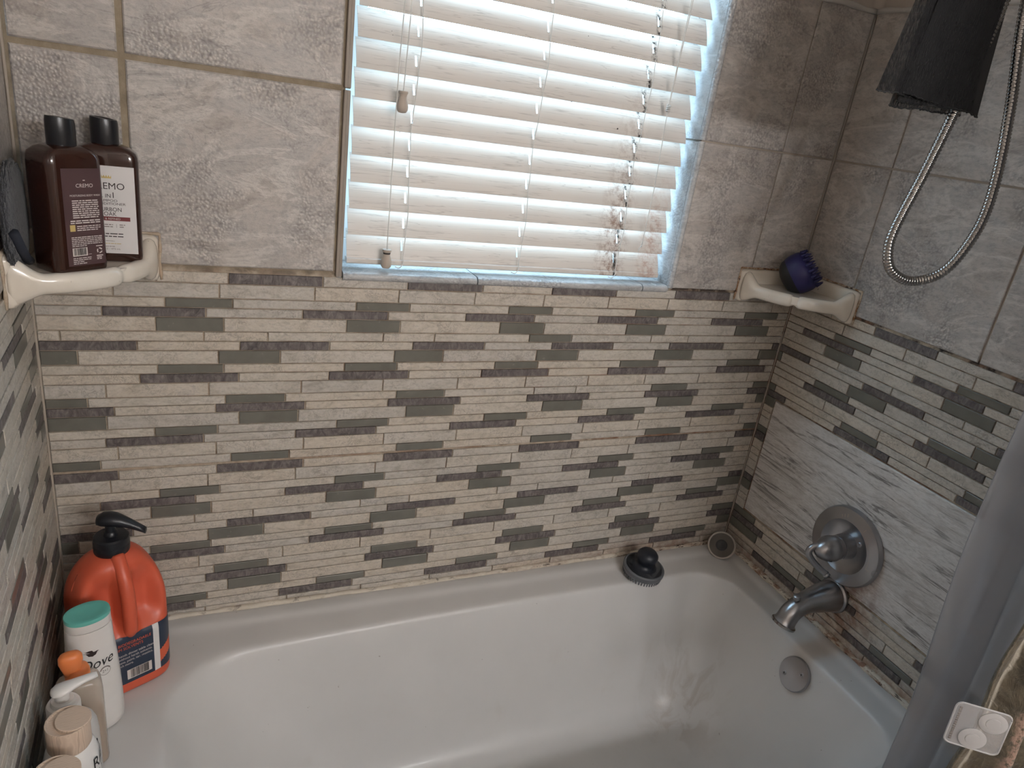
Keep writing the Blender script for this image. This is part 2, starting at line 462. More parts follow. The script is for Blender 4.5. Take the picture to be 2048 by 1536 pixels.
t = NT('charcoal_terry'); c = t.objc(False); t.base(t.mix(t.noise(c, 260, 3, .7), lin(17, 18, 23), lin(56, 58, 66))); t.set('Roughness', .95); t.set('Sheen Weight', .3); t.bump(t.noise(c, 330, 4, .7), 1.0, .004); Mt['sponge'] = t.m
Mt['spongel'] = plain('dark_strap_fabric', lin(30, 34, 46), .8)
Mt['cuplastic'] = None

# ------------------------------------------------------------------ the room shell
RT = [.683,.664,.639,.6225,.606,.5815,.5645,.548,.5235,.507,.490,.4655,.449,.4325,.408,.3915,.375,.350,.333,.311,.286,.269,.252,.2275,.210,.1935,.169,.1525,.136,.111,.0925,.0745,.050,.0335,.016,-.012]
W = 1.50
TILT = .039                      # the left wall runs slightly out of square
TOP = 1.275                      # top of the tiling
CEIL = 1.95
FLOOR = -.42
DEEP = 2.45
WX0, WX1, WZ0, WZ1 = .449, 1.145, .680, 1.46      # rough window opening

def wall_slab(name, boxes, mat, loc, rz):
    b = MB()
    for a, c in boxes: b.box(a, c)
    o = b.obj(name, mat); o.location = loc; o.rotation_euler = (0, 0, rz)
    return tag(o, kind='structure')

G = .0035                        # depth of the joints below the tile faces
back = wall_slab('wall_back', [((-.05, G, FLOOR), (WX0, .125, TOP)), ((WX1, G, FLOOR), (W+.06, .125, TOP)), ((WX0, G, FLOOR), (WX1, .125, WZ0))], Mt['grout'], (0, 0, 0), 0)
right = wall_slab('wall_right', [((0, G, FLOOR), (.80, .06, TOP))], Mt['grout'], (W, 0, 0), -math.pi/2)
left = wall_slab('wall_left', [((-.80, G, FLOOR), (0, .06, TOP))], Mt['grout'], (0, 0, 0), math.pi/2 + math.atan(TILT))

def part_boxes(name, boxes, mat, parent, bevel=0):
    b = MB()
    for a, c in boxes: b.box(a, c)
    return b.obj(name, mat, parent, bevel=bevel)
part_boxes('plaster', [((-.05, .002, TOP), (WX0, .125, CEIL)), ((WX1, .002, TOP), (W+.06, .125, CEIL)), ((WX0, .002, WZ1), (WX1, .125, CEIL))], Mt['paint'], back)
part_boxes('plaster', [((0, .002, TOP), (.80, .06, CEIL)), ((.80, .001, FLOOR), (DEEP, .06, CEIL))], Mt['paint'], right)
part_boxes('plaster', [((-.80, .002, TOP), (0, .06, CEIL)), ((-DEEP, .001, FLOOR), (-.80, .06, CEIL))], Mt['paint'], left)
# white silicone along the top of the tiles
for par, u0, u1 in ((back, 1.15, 1.5), (back, 0, .447), (right, 0, .8), (left, -.8, 0)):
    b = MB(); n = max(4, int(abs(u1-u0)/.03))
    b.tube([(u0+(u1-u0)*i/n, -.001, TOP+.001+.0012*math.sin(i*1.7)) for i in range(n+1)], [.0055+.0012*math.sin(i*2.3) for i in range(n+1)], 8)
    b.obj('caulk_bead', Mt['whitecaulk'], par, smooth='all')
# rounded plaster in the corner above the tiles
b = MB(); R_ = .016
b.rings([[(W, .002, z)] + [(W-R_+R_*math.sin(a*math.pi/16), -R_+R_*math.cos(a*math.pi/16)+.002, z) for a in range(9)] for z in (TOP+.004, CEIL)])
b.obj('plaster_cove', Mt['paint'], back, smooth=40)
o = part_boxes('floor', [((-.06, -DEEP, FLOOR-.05), (W+.06, .0, FLOOR))], Mt['floor'], None); tag(o, kind='structure')
o = part_boxes('ceiling', [((-.06, -DEEP-.06, CEIL), (W+.06, .125, CEIL+.05))], Mt['ceil'], None); tag(o, kind='structure')
o = part_boxes('wall_front', [((-.06, -DEEP-.06, FLOOR), (W+.06, -DEEP, CEIL))], Mt['paint'], None); tag(o, kind='structure')

_tm = {}
def tile_mesh(w, h, ch, mat):
    key = (round(w*2000), round(h*2000), ch, mat.name)
    if key not in _tm:
        x, z = w/2, h/2
        ring = lambda i, y: [(-x+i, y, -z+i), (x-i, y, -z+i), (x-i, y, z-i), (-x+i, y, z-i)]
        b = MB(); b.rings([ring(0, .006), ring(0, ch*.8), ring(ch, 0)], True, False, True)
        _tm[key] = b.mesh('tile', mat)
    return _tm[key]
def tile(name, par, u0, u1, z0, z1, mat, gap=.0024, ch=.0009, slope=0., proud=None):
    w, h = u1-u0-gap, z1-z0-gap*.85
    if w < .003 or h < .003: return
    o = bpy.data.objects.new(name, tile_mesh(w, h, ch, mat)); COL.objects.link(o); o.parent = par
    uc = (u0+u1)/2
    o.location = (uc, random.uniform(-.0005, .0006) if proud is None else proud, (z0+z1)/2 + slope*uc)
    o.rotation_euler = (random.uniform(-.012, .012) if h < .05 else random.uniform(-.0012, .0012), -math.atan(slope) + random.uniform(-.0012, .0012), random.uniform(-.002, .002))
    return o
TN = {'L': 'mosaic_tile', 'D': 'slate_mosaic_tile', 'T': 'glass_mosaic_tile'}
ROWS = """L169 L275 D426 L576 D722 L869 D1017 L1165 D1312 L
L108 L261 L413 L561 L708 L854 L1003 L1151 L1300 L1444 L
L180 T281 L485 T583 L781 T876 L1074 T1173 L1370 T1467 L
L91 D240 L394 D544 L694 D839 L986 D1134 L1280 D1428 L
L165 T267 L470 T568 L767 T864 L1059 T1159 L1354 T1451 L
L32 L236 L337 L538 L636 L834 T931 L1127 L1226 L1420 L
D137 L292 D442 L595 D740 L888 D1034 L1180 D1330 L1478 D
T53 L258 T358 L561 T657 L856 T953 L1145 T1248 L1442 T
L165 T266 L470 T568 L767 T863 L1061 T1160 L1354 T1452 L
L138 D290 L443 D592 L741 D890 L1034 D1183 L1329 D1474 L
L88 L242 L395 L544 L693 L841 L989 L1134 L1282 L1427 L
T61 L268 T368 L571 T668 L864 L963 L1157 T1255 L1453 T
D98 L252 D403 L556 D703 L850 D999 L1143 D1291 L1439 D
T86 L290 T391 L593 T691 L889 T985 L1181 T1280 L1474 T
L156 T255 L461 T560 L759 T856 L1053 T1151 L1344 T1441 L
L82 D232 L387 D537 L687 D833 L983 D1127 L1272 D1417 L
L99 L252 L402 L553 L703 L851 L998 L1144 L1291 L1438 L
T72 L276 T377 L580 T677 L874 T973 L1168 T1266 L1460 T
D97 L252 D403 L556 D700 L850 D997 L1147 D1293 L1439 D
L84 L237 L389 L541 L689 L835 L982 L1131 L1279 L1422 L
L158 T257 L463 T561 L759 T858 L1055 T1150 L1349 T1447 L
L66 D216 L371 D520 L672 D818 L966 D1112 L1262 D1408 L
L143 T242 L448 T546 L745 T842 L1040 T1136 L1334 T1431 L
L213 L314 L516 L617 L813 L911 L1106 L1207 L1401 L
D113 L268 D420 L572 D718 L864 D1015 L1163 D1309 L1456 D
T29 L235 T333 L538 T635 L834 T933 L1128 T1227 L1423 T
L138 T240 L448 T544 L744 T841 L1038 T1139 L1333 T1429 L
L101 D264 L419 D568 L720 D868 L1012 D1158 L1308 D1452 L
L80 L218 L369 L521 L671 L818 L967 L1114 L1262 L1409 L
T13 L244 T342 L545 T644 L842 T943 L1138 T1235 L1431 T
D66 L229 D377 L533 D682 L828 D978 L1125 D1270 L1419 D
T45 L268 T367 L571 T670 L866 T965 L1163 T1259 L1457 T
L129 T231 L436 T535 L738 T837 L1033 T1132 L1322 T1425 L
L50 D209 L363 D510 L667 D814 L962 D1106 L1256 D1400 L
L73 L227 L379 L529 L680 L830 L978 L1125 L1271 L1419 L""".split('\n')
def slope_back(z): return .0085*min(1, max(0, (.45-z)/.35))
for i, row in enumerate(ROWS):
    z1, z0 = RT[i], RT[i+1]
    if i == 18: z1 -= .004                      # wider joint between the two sheets
    s = slope_back((z0+z1)/2); x = 0.002
    for e in row.split():
        x1 = int(e[1:])/1000 if len(e) > 1 else W-.002
        tile(TN[e[0]], back, x, x1, z0, z1, Mt[e[0]], slope=s); x = x1

def fill(par, i, acc, sign, end, off, slope, start=.002):
    """accents given as (kind, from, to) along the wall from the corner; light pieces in between"""
    z1, z0 = RT[i]+off, RT[i+1]+off
    segs = []; x = start
    for k, a, c in sorted(acc, key=lambda q: q[1]):
        if a >= end: break
        if a > x+.004: segs.append(('L', x, a))
        segs.append((k, max(a, start), min(c, end))); x = min(c, end)
    if x < end-.004: segs.append(('L', x, end))
    out = []
    for k, a, c in segs:
        if k == 'L' and c-a > .215:
            n = math.ceil((c-a)/.155); q = [a+(c-a)*(j+(random.uniform(-.15, .15) if 0 < j < n else 0))/n for j in range(n+1)]
            out += [('L', q[j], q[j+1]) for j in range(n)]
        else: out.append((k, a, c))
    for k, a, c in out:
        tile(TN[k], par, min(sign*a, sign*c), max(sign*a, sign*c), z0, z1, Mt[k], slope=slope)

# right wall: upper band, narrow strip beside the big panel, lower band
RA = {1: 'D.233-.377 D.526-.672', 3: 'T.142-.240 T.436-.535', 4: 'D.054-.200 D.348-.494 D.642-.788', 5: 'T.128-.226 T.421-.521', 7: 'D.000-.097 D.248-.395 D.541-.688',
      8: 'T.000-.014 T.217-.313 T.506-.604', 9: 'T.129-.226 T.421-.520', 10: 'D.102-.249 D.396-.541', 12: 'T.000-.023 T.228-.324 T.520-.618', 13: 'D.000-.062 D.215-.358 D.508-.652',
      14: 'T.000-.035', 18: 'T.000-.034', 19: 'D.000-.034', 25: 'D.000-.034', 26: 'T.000-.034', 30: 'T.000-.082 T.283-.385 T.574-.672', 31: 'D.000-.117 D.264-.410 D.558-.704', 32: 'T.000-.103', 33: 'T.172-.277 T.466-.567', 34: 'D.103-.251 D.399-.547', 24: ''}
def parse(s): return [(e[0], float(e[1:].split('-')[0]), float(e[1:].split('-')[1])) for e in s.split()]
for i in range(1, 36):
    end = .76 if (i <= 13 or i >= 30) else .034
    z = (RT[i-1]+RT[i])/2
    fill(right, i-1, parse(RA.get(i, '')), 1, end, slope_back(z)*1.5, 0.)
z_lo = RT[29] + slope_back(.1)*1.5
tile('wall_tile', right, .036, .62, z_lo+.004, .4315, Mt['panel'], .004, .0015, proud=-.001)
tile('wall_tile', right, .62, .80, z_lo+.004, .4315, Mt['panel'], .004, .0015, proud=-.001)
LA = {3: 'T.045-.147 T.341-.44', 4: 'D.091-.235', 5: 'T.065-.162', 7: 'D.000-.035 D.189-.335', 8: 'T.000-.074 T.277-.375', 9: 'T.070-.167', 10: 'D.043-.190', 12: 'T.000-.069 T.268-.366', 13: 'D.000-.080 D.231-.377',
      14: 'T.000-.039 T.244-.341', 15: 'T.078-.177', 16: 'D.102-.248', 18: 'T.000-.055 T.263-.358', 19: 'D.000-.096 D.257-.400', 21: 'T.096-.191 T.396-.494', 22: 'D.134-.279', 23: 'T.111-.206 T.410-.508', 25: 'D.000-.079 D.238-.381', 26: 'T.000-.114 T.321-.414',
      27: 'T.116-.209', 28: 'D.084-.230 D.380-.526', 30: 'T.000-.088 T.387-.485', 31: 'D.000-.116 D.300-.446', 32: 'T.272-.37', 33: 'T.12-.218', 34: 'D.09-.236'}
for i in range(1, 36):
    z = (RT[i-1]+RT[i])/2
    fill(left, i-1, parse(LA.get(i, '')), -1, .76, 0., -.06*min(1, max(0, (.45-z)/.25)))

# the large tiles
for par, cols in ((back, ((.002, .1385), (.1385, .447))), (left, ((-.30, -.002), (-.61, -.30), (-.8, -.61)))):
    for u0, u1 in cols:
        tile('wall_tile', par, u0, u1, .689, .9865, Mt['large'], .0095, .0022)
        tile('wall_tile', par, u0, u1, .9865, TOP+.003, Mt['large'], .0095, .0022)
for par, cols in ((back, ((1.149, 1.3535), (1.3535, 1.498))), (right, ((.002, .1515), (.1515, .4535), (.4535, .80)))):
    for u0, u1 in cols:
        tile('wall_tile', par, u0, u1, .6865, .9865, Mt['large'], .0042, .0014)
        tile('wall_tile', par, u0, u1, .9865, TOP, Mt['large'], .0042, .0014)
# silicone in the corners
for x, y, rr in ((.0006, -.0006, .0022), (W-.0004, -.0004, .0012)):
    b = MB(); b.tube([(x, y, -.01+(TOP)*i/40) for i in range(41)], [rr+.0004*math.sin(i*1.9) for i in range(41)], 8)
    b.obj('caulk_bead', Mt['beadtan'], back, smooth='all')

# ------------------------------------------------------------------ window: reveal, sill, frame, glass
def box_part(name, a, c, mat, par, bevel=.0012): return part_boxes(name, [(a, c)], mat, par, bevel)
box_part('reveal_tile', (WX1-.008, .002, WZ0), (WX1, .10, .984), Mt['reveal'], back)
box_part('reveal_tile', (WX1-.008, .002, .987), (WX1, .10, WZ1), Mt['reveal'], back)
box_part('reveal_tile', (WX0, .002, WZ0), (WX0+.008, .10, .984), Mt['reveal'], back)
box_part('reveal_tile', (WX0, .002, .987), (WX0+.008, .10, WZ1), Mt['reveal'], back)
box_part('reveal_tile', (WX0+.008, .002, WZ1-.008), (WX1-.008, .10, WZ1), Mt['reveal'], back)
sill_o = empty('trim_1', (0, 0, 0)); tag(sill_o, kind='structure')
for a, c in ((.4585, .706), (.7085, 1.073), (1.0755, 1.1365)):          # sill tiles with a rounded nose
    prof = [(.10, .6935), (.012, .6935)] + [(-.004+.012-.012*math.cos(q) - .004, .6855+.008*math.sin(q)) for q in [math.pi/2 - k*math.pi/12 for k in range(1, 10)]][:0]
    nose = [(.004-.010*math.sin(k*math.pi/10), .6855+.008*math.cos(k*math.pi/10)) for k in range(11)]
    pr = [(.10, .6935)] + nose + [(.10, .6775)]
    b = MB(); b.rings([[(x, y, z) for y, z in pr] for x in (a, c)]); b.obj('sill_tile', Mt['reveal'], sill_o, smooth=35)
tr2 = empty('trim_2', (0, 0, 0)); tag(tr2, kind='structure')
for z0, z1 in ((.689, .9855), (.988, 1.46)):
    nose = [(-.0065*math.sin(k*math.pi/10)-.001, (WX1-.008)+.0065-.0065*math.cos(k*math.pi/10)) for k in range(11)]
    pr = [(.0012, WX1-.008)] + nose + [(.0012, WX1+.005)]
    b = MB(); b.rings([[(x, y, z) for y, x in pr] for z in (z0, z1)]); b.obj('bullnose_tile', Mt['reveal'], tr2, smooth=35)
for z0, z1 in ((.684, .9845), (.988, 1.46)):
    b = MB(); b.box((.4465, -.004, z0), (.4515, .012, z1)); b.box((.4515, -.0015, z0), (.457, .012, z1))
    b.obj('edge_strip', Mt['trimtan'], tr2, bevel=.001)
win = MB()
for a, c in (((WX0+.008, .085, .6935), (WX1-.008, .118, .735)), ((WX0+.008, .085, WZ1-.045), (WX1-.008, .118, WZ1-.008)), ((WX0+.008, .085, .735), (WX0+.045, .118, WZ1-.045)), ((WX1-.045, .085, .735), (WX1-.008, .118, WZ1-.045)), ((WX0+.045, .09, 1.06), (WX1-.045, .112, 1.095))): win.box(a, c)
win = win.obj('window_1', Mt['vinyl'], bevel=.002); tag(win, kind='structure')
t = NT('window_glass'); tr = t.n('ShaderNodeBsdfTransparent', i_Color=(.96, .98, .98, 1)); gl = t.n('ShaderNodeBsdfGlossy', i_Roughness=.03); mx = t.n('ShaderNodeMixShader', i_0=.06)
t.t.links.new(tr.outputs[0], mx.inputs[1]); t.t.links.new(gl.outputs[0], mx.inputs[2]); t.t.links.new(mx.outputs[0], t.out.inputs[0])
for z0, z1 in ((.735, 1.06), (1.095, WZ1-.045)):
    b = MB(); b.box((WX0+.045, .100, z0), (WX1-.045, .103, z1)); b.obj('pane', t.m, win)

# ------------------------------------------------------------------ bathtub
def tub_ring(xl, xr, yb, yf, rl, rr, z, bow=0.):
    pts = []
    def arc(cx, cy, r, a0, a1, n=9):
        for k in range(n+1):
            a = math.radians(a0+(a1-a0)*k/n); pts.append((cx+r*math.cos(a), cy+r*math.sin(a)))
    def line(p, q, n):
        for k in range(1, n): pts.append((p[0]+(q[0]-p[0])*k/n, p[1]+(q[1]-p[1])*k/n))
    arc(xr-rr, yb-rr, rr, 0, 90); line((xr-rr, yb), (xl+rl, yb), 14)
    arc(xl+rl, yb-rl, rl, 90, 180); line((xl, yb-rl), (xl, yf+rl), 6)
    arc(xl+rl, yf+rl, rl, 180, 270); line((xl+rl, yf), (xr-rr, yf), 14)
    arc(xr-rr, yf+rr, rr, 270, 360); line((xr, yf+rr), (xr, yb-rr), 6)
    out = []
    for x, y in pts:
        if bow and y > -.38: y -= bow*max(0, (.9-x)/.75)**2*sm(-.38, -.2, y)
        x += TILT*(-y)*(1-x/W)                                        # follow the left wall
        out.append((x, y, z))
    return out
e = .001
RG = [tub_ring(e, W-e, -.001, -.76, .003, .003, FLOOR), tub_ring(e, W-e, -.001, -.76, .003, .003, -.02), tub_ring(e, W-e, -.001, -.76, .003, .003, .002), tub_ring(.004, W-.004, -.004, -.757, .004, .004, .006),
      tub_ring(.007, W-.020, -.028, -.740, .012, .012, .0068), tub_ring(.010, W-.028, -.037, -.734, .015, .015, .005), tub_ring(.014, W-.036, -.046, -.728, .02, .02, .0005), tub_ring(.022, W-.044, -.055, -.72, .03, .03, -.0005),
      tub_ring(.135, 1.426, -.083, -.672, .12, .10, -.003, .016), tub_ring(.150, 1.4165, -.0925, -.664, .13, .095, -.0040, .019), tub_ring(.157, 1.412, -.0965, -.659, .135, .092, -.0075, .021), tub_ring(.161, 1.4085, -.0998, -.656, .14, .09, -.0150, .022),
      tub_ring(.176, 1.397, -.110, -.647, .14, .088, -.05, .022), tub_ring(.225, 1.368, -.130, -.627, .15, .083, -.13, .02), tub_ring(.30, 1.336, -.150, -.607, .15, .078, -.22, .016), tub_ring(.355, 1.309, -.168, -.589, .14, .072, -.28, .01),
      tub_ring(.39, 1.290, -.184, -.573, .13, .066, -.312, .006), tub_ring(.43, 1.268, -.205, -.552, .11, .055, -.328, .0), tub_ring(.47, 1.245, -.228, -.530, .09, .05, -.334), tub_ring(.7, 1.05, -.33, -.43, .04, .04, -.338)]
b = MB(); b.rings(RG, True, False, True)
tub = b.obj('bathtub', Mt['tub'], smooth='all')
tag(tub, 'white enamel alcove bathtub with rounded basin below the mosaic wall', 'bathtub')
q = tub.modifiers.new('sub', 'SUBSURF'); q.levels = q.render_levels = 1
def caulk_line(p, q, r0, n, par, jit=.0015):
    b = MB(); rn = random.Random(5); P = []; Rr = []
    for i in range(n+1):
        t_ = i/n; P.append(Vector(p).lerp(Vector(q), t_) + Vector((0, 0, rn.uniform(-jit, jit)))); Rr.append(r0*(1+.16*math.sin(i*.37)+.10*math.sin(i*.83+1))*rn.uniform(.96, 1.05))
    b.tube(P, Rr, 8); return b.obj('caulk_bead', Mt['caulk'], par, smooth='all')
caulk_line((.02, -.003, .006), (W-.01, -.003, .006), .0062, 90, tub)
caulk_line((W-.001, -.012, .007), (W-.001, -.755, .006), .0085, 110, tub, .0009)
caulk_line((.006, -.012, .006), (.033, -.755, .006), .005, 40, tub)
# overflow cover on the tap end of the basin
ov = axisT((1.3965, -.403, -.0535), (-.935, 0, .355))
b = MB(); b.lathe([(.0355, 0), (.0372, .003), (.0372, .007), (.035, .0095), (.030, .0105), (0.0005, .0115)], 40, T=ov)
cov = b.obj('overflow_cover', Mt['nickel'], tub, smooth=35); tag(cov, 'round brushed metal overflow cover with two screws')
for dy, dz in ((.017, .012), (-.017, -.012)):
    T = ov @ Matrix.Translation((dy, dz, .0095))
    b = MB(); b.lathe([(.0048, 0), (.0048, .0022), (.0036, .003), (.0005, .003)], 16, T=T); b.box((-.003, -.0005, .0031), (.003, .0005, .0034), 1, T); b.box((-.0005, -.003, .0031), (.0005, .003, .0034), 1, T)
    b.obj('screw', [Mt['nickel'], Mt['darkrub']], cov, smooth=35)
# ------------------------------------------------------------------ window blind
blind = empty('window_blind', (.797, .035, .6935), 0, 'white wood-grain slatted blind hanging closed in the window', 'blind')
BX0, BX1 = .469, 1.127
CORDX = (.568, .797, 1.016)
def slat(z, idx, last=False):
    rn = random.Random(idx*3+1)
    b = MB(); wd = .051; th = .0026
    # x break points, with narrow cells where the cord slots are
    xs = [BX0]; 
    for cx in CORDX: xs += [cx-.0016, cx+.0016]
    xs.append(BX1)
    full = []
    for a, c in zip(xs, xs[1:]):
        n = max(1, int((c-a)/.06)); full += [a+(c-a)*k/n for k in range(n)]
    full.append(BX1)
    vs_ = [0, .18, .32, .68, .82, 1.0]
    tw0 = math.radians(26+rn.uniform(-1.5, 1.5)); tw1 = tw0
    if 10 <= idx < 30: tw1 = tw0 + math.radians(6 + 4.*(idx-9))            # the upper slats hang twisted open at the right
    def P(x, v, side):
        t_ = (x-BX0)/(BX1-BX0); a = tw0+(tw1-tw0)*t_
        s = v*wd; crown = .0022*math.sin(math.pi*v)
        y = .0275+s*math.sin(a) - crown*math.cos(a) + side*th; zz = z+s*math.cos(a) + crown*math.sin(a)
        return (x-.797, y-.035, zz-.6935)
    nx, nv = len(full), len(vs_)
    V = [P(x, v, s) for s in (0, 1) for v in vs_ for x in full]; F = []
    slot = lambda i, j: j == 2 and any(abs((full[i]+full[i+1])/2-cx) < .002 for cx in CORDX)
    for s in (0, 1):
        o = s*nx*nv
        for j in range(nv-1):
            for i in range(nx-1):
                if not slot(i, j): F.append((o+j*nx+i, o+j*nx+i+1, o+(j+1)*nx+i+1, o+(j+1)*nx+i))
    m_ = nx*nv
    for i in range(nx-1):
        F.append((i, i+1, m_+i+1, m_+i)); k = (nv-1)*nx; F.append((k+i, k+i+1, m_+k+i+1, m_+k+i))
    for j in range(nv-1):
        for i in (0, nx-1): F.append((j*nx+i, (j+1)*nx+i, m_+(j+1)*nx+i, m_+j*nx+i))
    for j in range(nv-1):
        for i in range(nx-1):
            if slot(i, j):
                for (p, q) in ((j*nx+i, j*nx+i+1), (j*nx+i+1, (j+1)*nx+i+1), ((j+1)*nx+i+1, (j+1)*nx+i), ((j+1)*nx+i, j*nx+i)):
                    F.append((p, q, m_+q, m_+p))
    b.add(V, F); o = b.obj('slat', Mt['slat'], blind, smooth=30)
    return o
slat(.7128, 40)
for k in range(15): slat(.7530+.0446*k, k)
b = MB()        # bottom rail below the last slat
pr = [(.026, .7025), (.0245, .704), (.0245, .7112), (.0265, .7126), (.0415, .7126), (.044, .7105), (.042, .7025)]
b.rings([[(x-.797, y-.035, z-.6935) for y, z in pr] for x in (BX0, .797, BX1)]); b.obj('bottom_rail', Mt['slat'], blind, smooth=20)
b = MB(); b.box((BX0-.797, -.02, 1.405-.6935), (BX1-.797, .03, 1.45-.6935)); b.obj('head_rail', Mt['slat'], blind, bevel=.003)
def cord(name, pts, r=.0009): 
    b = MB(); b.tube([Vector(p)-Vector((.797, .035, .6935)) for p in bez(pts, 8)], r, 6); return b.obj(name, Mt['cord'], blind, smooth='all')
for cx in CORDX:
    lean = .003
    pts = [(cx+lean*math.sin(k), .0205 + (.003 if k % 2 else 0.), .715+.0446*k) for k in range(16)]
    cord('ladder_cord', pts, .0008)
    cord('ladder_cord', [(cx-.004, .0585, .73), (cx-.004, .0585, 1.1), (cx-.004, .0585, 1.40)], .0008)
    cord('ladder_cord', [(cx, .021, .72), (cx+.001, .020, .708), (cx-.006, .018, .700), (cx-.012, .024, .7005)], .0008)
def tassel(x, zt, dark, h):
    b = MB(); T = Matrix.Translation((x-.797, .012-.035, zt-h-.6935))
    b.lathe([(.002, 0), (.0065, .001), (.0092, .005), (.0098, .010), (.0085, .017), (.0068, .022), (.0062, .026)], 20, T=T, cap1=False)
    b.lathe([(.0062, .026), (.0066, .029)], 20, 1 if dark else 0, T, False, False)
    b.lathe([(.0066, .029), (.0080, .031), (.0078, .034), (.002, .0345)], 20, T=T, cap0=False)
    return b.obj('cord_tassel', [Mt['tassel'], Mt['tasseld']], blind, smooth=50)
tassel(.544, .996, False, .0345); tassel(.536, .734, True, .0345)
cord('lift_cord', [(.547, .014, 1.40), (.547, .013, 1.13), (.544, .012, .99)])
cord('lift_cord', [(.538, .014, 1.40), (.536, .013, 1.13), (.534, .012, 1.0), (.536, .012, .73)])
cord('tilt_cord', [(1.066, .014, 1.40), (1.062, .012, 1.22), (1.059, .012, 1.036), (1.064, .012, .90), (1.063, .013, .768)])
cord('tilt_cord', [(1.070, .014, 1.40), (1.065, .012, 1.22), (1.059, .012, 1.036)])
b = MB(); rn = random.Random(3)
for a in range(1): b.tube([Vector((1.059, .012, 1.034))-Vector((.797, .035, .6935)) + Vector((.0032*math.cos(t_*.9), .0032*math.sin(t_*.9), -.005+.0005*t_)) for t_ in range(26)], .0014, 6)
b.obj('cord_knot', Mt['cord'], blind, smooth='all')
cord('tilt_cord', ((1.063, .012, .772), (1.058, .012, .765), (1.057, .012, .758)))

# ------------------------------------------------------------------ ceramic corner shelves
def corner_shelf(name, loc, rz, label, tilt=0., pk=1., pt=.5):
    """built for a corner whose walls run along +x and -y from the origin"""
    s = empty(name, loc, rz, label, 'shelf', 'ceramic corner shelves')
    Rr = .166
    for ax in (0, 1):                                  # the two plates against the walls, bevelled, with a swept-up end
        b = MB(); pts = []
        n = 10
        def P(u, t_, z): return (u, -t_, z) if ax == 0 else (t_ - tilt*0 + TILT*u*(1 if tilt else 0), -u, z)
        ring = []
        for u, zt, zb, th in ((.010, .7385, .690, .014), (.05, .7385, .688, .013), (.10, .7385, .684, .013), (.140, .7385, .677, .013), (.158, .7385, .670, .014), (.166, .738, .667, .013), (.172, .735, .669, .009), (.1745, .731, .674, .002)):
            ring.append([P(u, .0003, zb), P(u, th*.7, zb+.001), P(u, th, zb+.006), P(u, th, zt-.006), P(u, th*.7, zt-.001), P(u, .0003, zt)])
        b.rings(ring); b.obj('wall_plate', Mt['ceramic'], s, smooth=50)
    b = MB(); N = 20; top = .709; bot = .693               # tray
    arc = [(Rr*.985*math.cos(a*math.pi/2/N)**.92 if a < N else 0.004, -(Rr*.985*math.sin(a*math.pi/2/N)**.92 if a > 0 else 0.004)) for a in range(N+1)]
    poly = [(.004 + (TILT*.0), -.004)] + arc
    b.rings([[(x, y, z) for x, y in poly] for z in (bot, top)]); b.obj('tray', Mt['ceramic'], s, smooth=40)
    b = MB(); R_ = []; n = 61                              # front bar, flared into the wall plates, pinched once
    for k in range(n):
        t_ = k/(n-1); a = math.radians(3.5+83*t_)
        pinch = pk*math.exp(-((t_-pt)/.028)**2); end = 1-min(t_, 1-t_)/.17; end = max(0, end); fl = end*end*(3-2*end)
        rr = Rr - .004 - .006*pinch
        c, s_ = math.cos(a), math.sin(a)
        hh = .0135 + .0190*fl - .0050*pinch; dd = .0105 + .002*fl - .0035*pinch; zc = .6985 + .004*fl - .001*pinch
        ring = []
        for j in range(20):
            q = 2*math.pi*j/20; cq, sq = math.cos(q), math.sin(q); e_ = 2.6
            g = (abs(cq)**e_+abs(sq)**e_)**(-1/e_)
            ring.append(((rr+dd*cq*g)*c, -(rr+dd*cq*g)*s_, zc+hh*sq*g))
        R_.append(ring)
    b.rings(R_); b.obj('front_bar', Mt['ceramic'], s, smooth='all')
    rustm = Mt['shelfrust']
    for ax in (0, 1):                                      # stained joint round each plate
        pts = [(.176, .7395), (.1765, .70), (.173, .666)] ; b = MB()
        Q = lambda u, z: (u, -.0012, z) if ax == 0 else (.0012 + TILT*u*(1 if tilt else 0), -u, z)
        b.tube([Q(.02+.156*k/12, .7405+.0006*math.sin(k*2)) for k in range(13)] + [Q(.1765+.0006*math.sin(k), .7405-.072*k/8) for k in range(9)], [.0022+.0007*math.sin(k*1.7) for k in range(22)], 6)
        b.obj('stained_joint', rustm, s, smooth='all')
    return s
t = NT('rusty_joint'); p = t.pos(); sx = t.sep(p)
col = t.mix(t.math('MULTIPLY', t.range(t.noise(p, 60, 5, .7), .40, .58), t.range(sx[0], .15, 1.5, .35, 1.)), lin(196, 182, 162), lin(134, 92, 56))
col = t.mix(t.math('MULTIPLY', t.range(t.noise(p, 90, 4, .7), .55, .62), t.range(sx[0], .4, 1.3, .3, 1.)), col, RUSTD)
t.base(col); t.set('Roughness', .7); Mt['shelfrust'] = t.m
corner_shelf('corner_shelf', (0.0, 0, 0), 0, 'cream ceramic corner shelf holding two dark shampoo bottles', tilt=1, pk=.45, pt=.40)
corner_shelf('corner_shelf', (W, 0, 0), -math.pi/2, 'cream ceramic corner shelf under the blue scalp brush, rust stained')
ZS = .7095

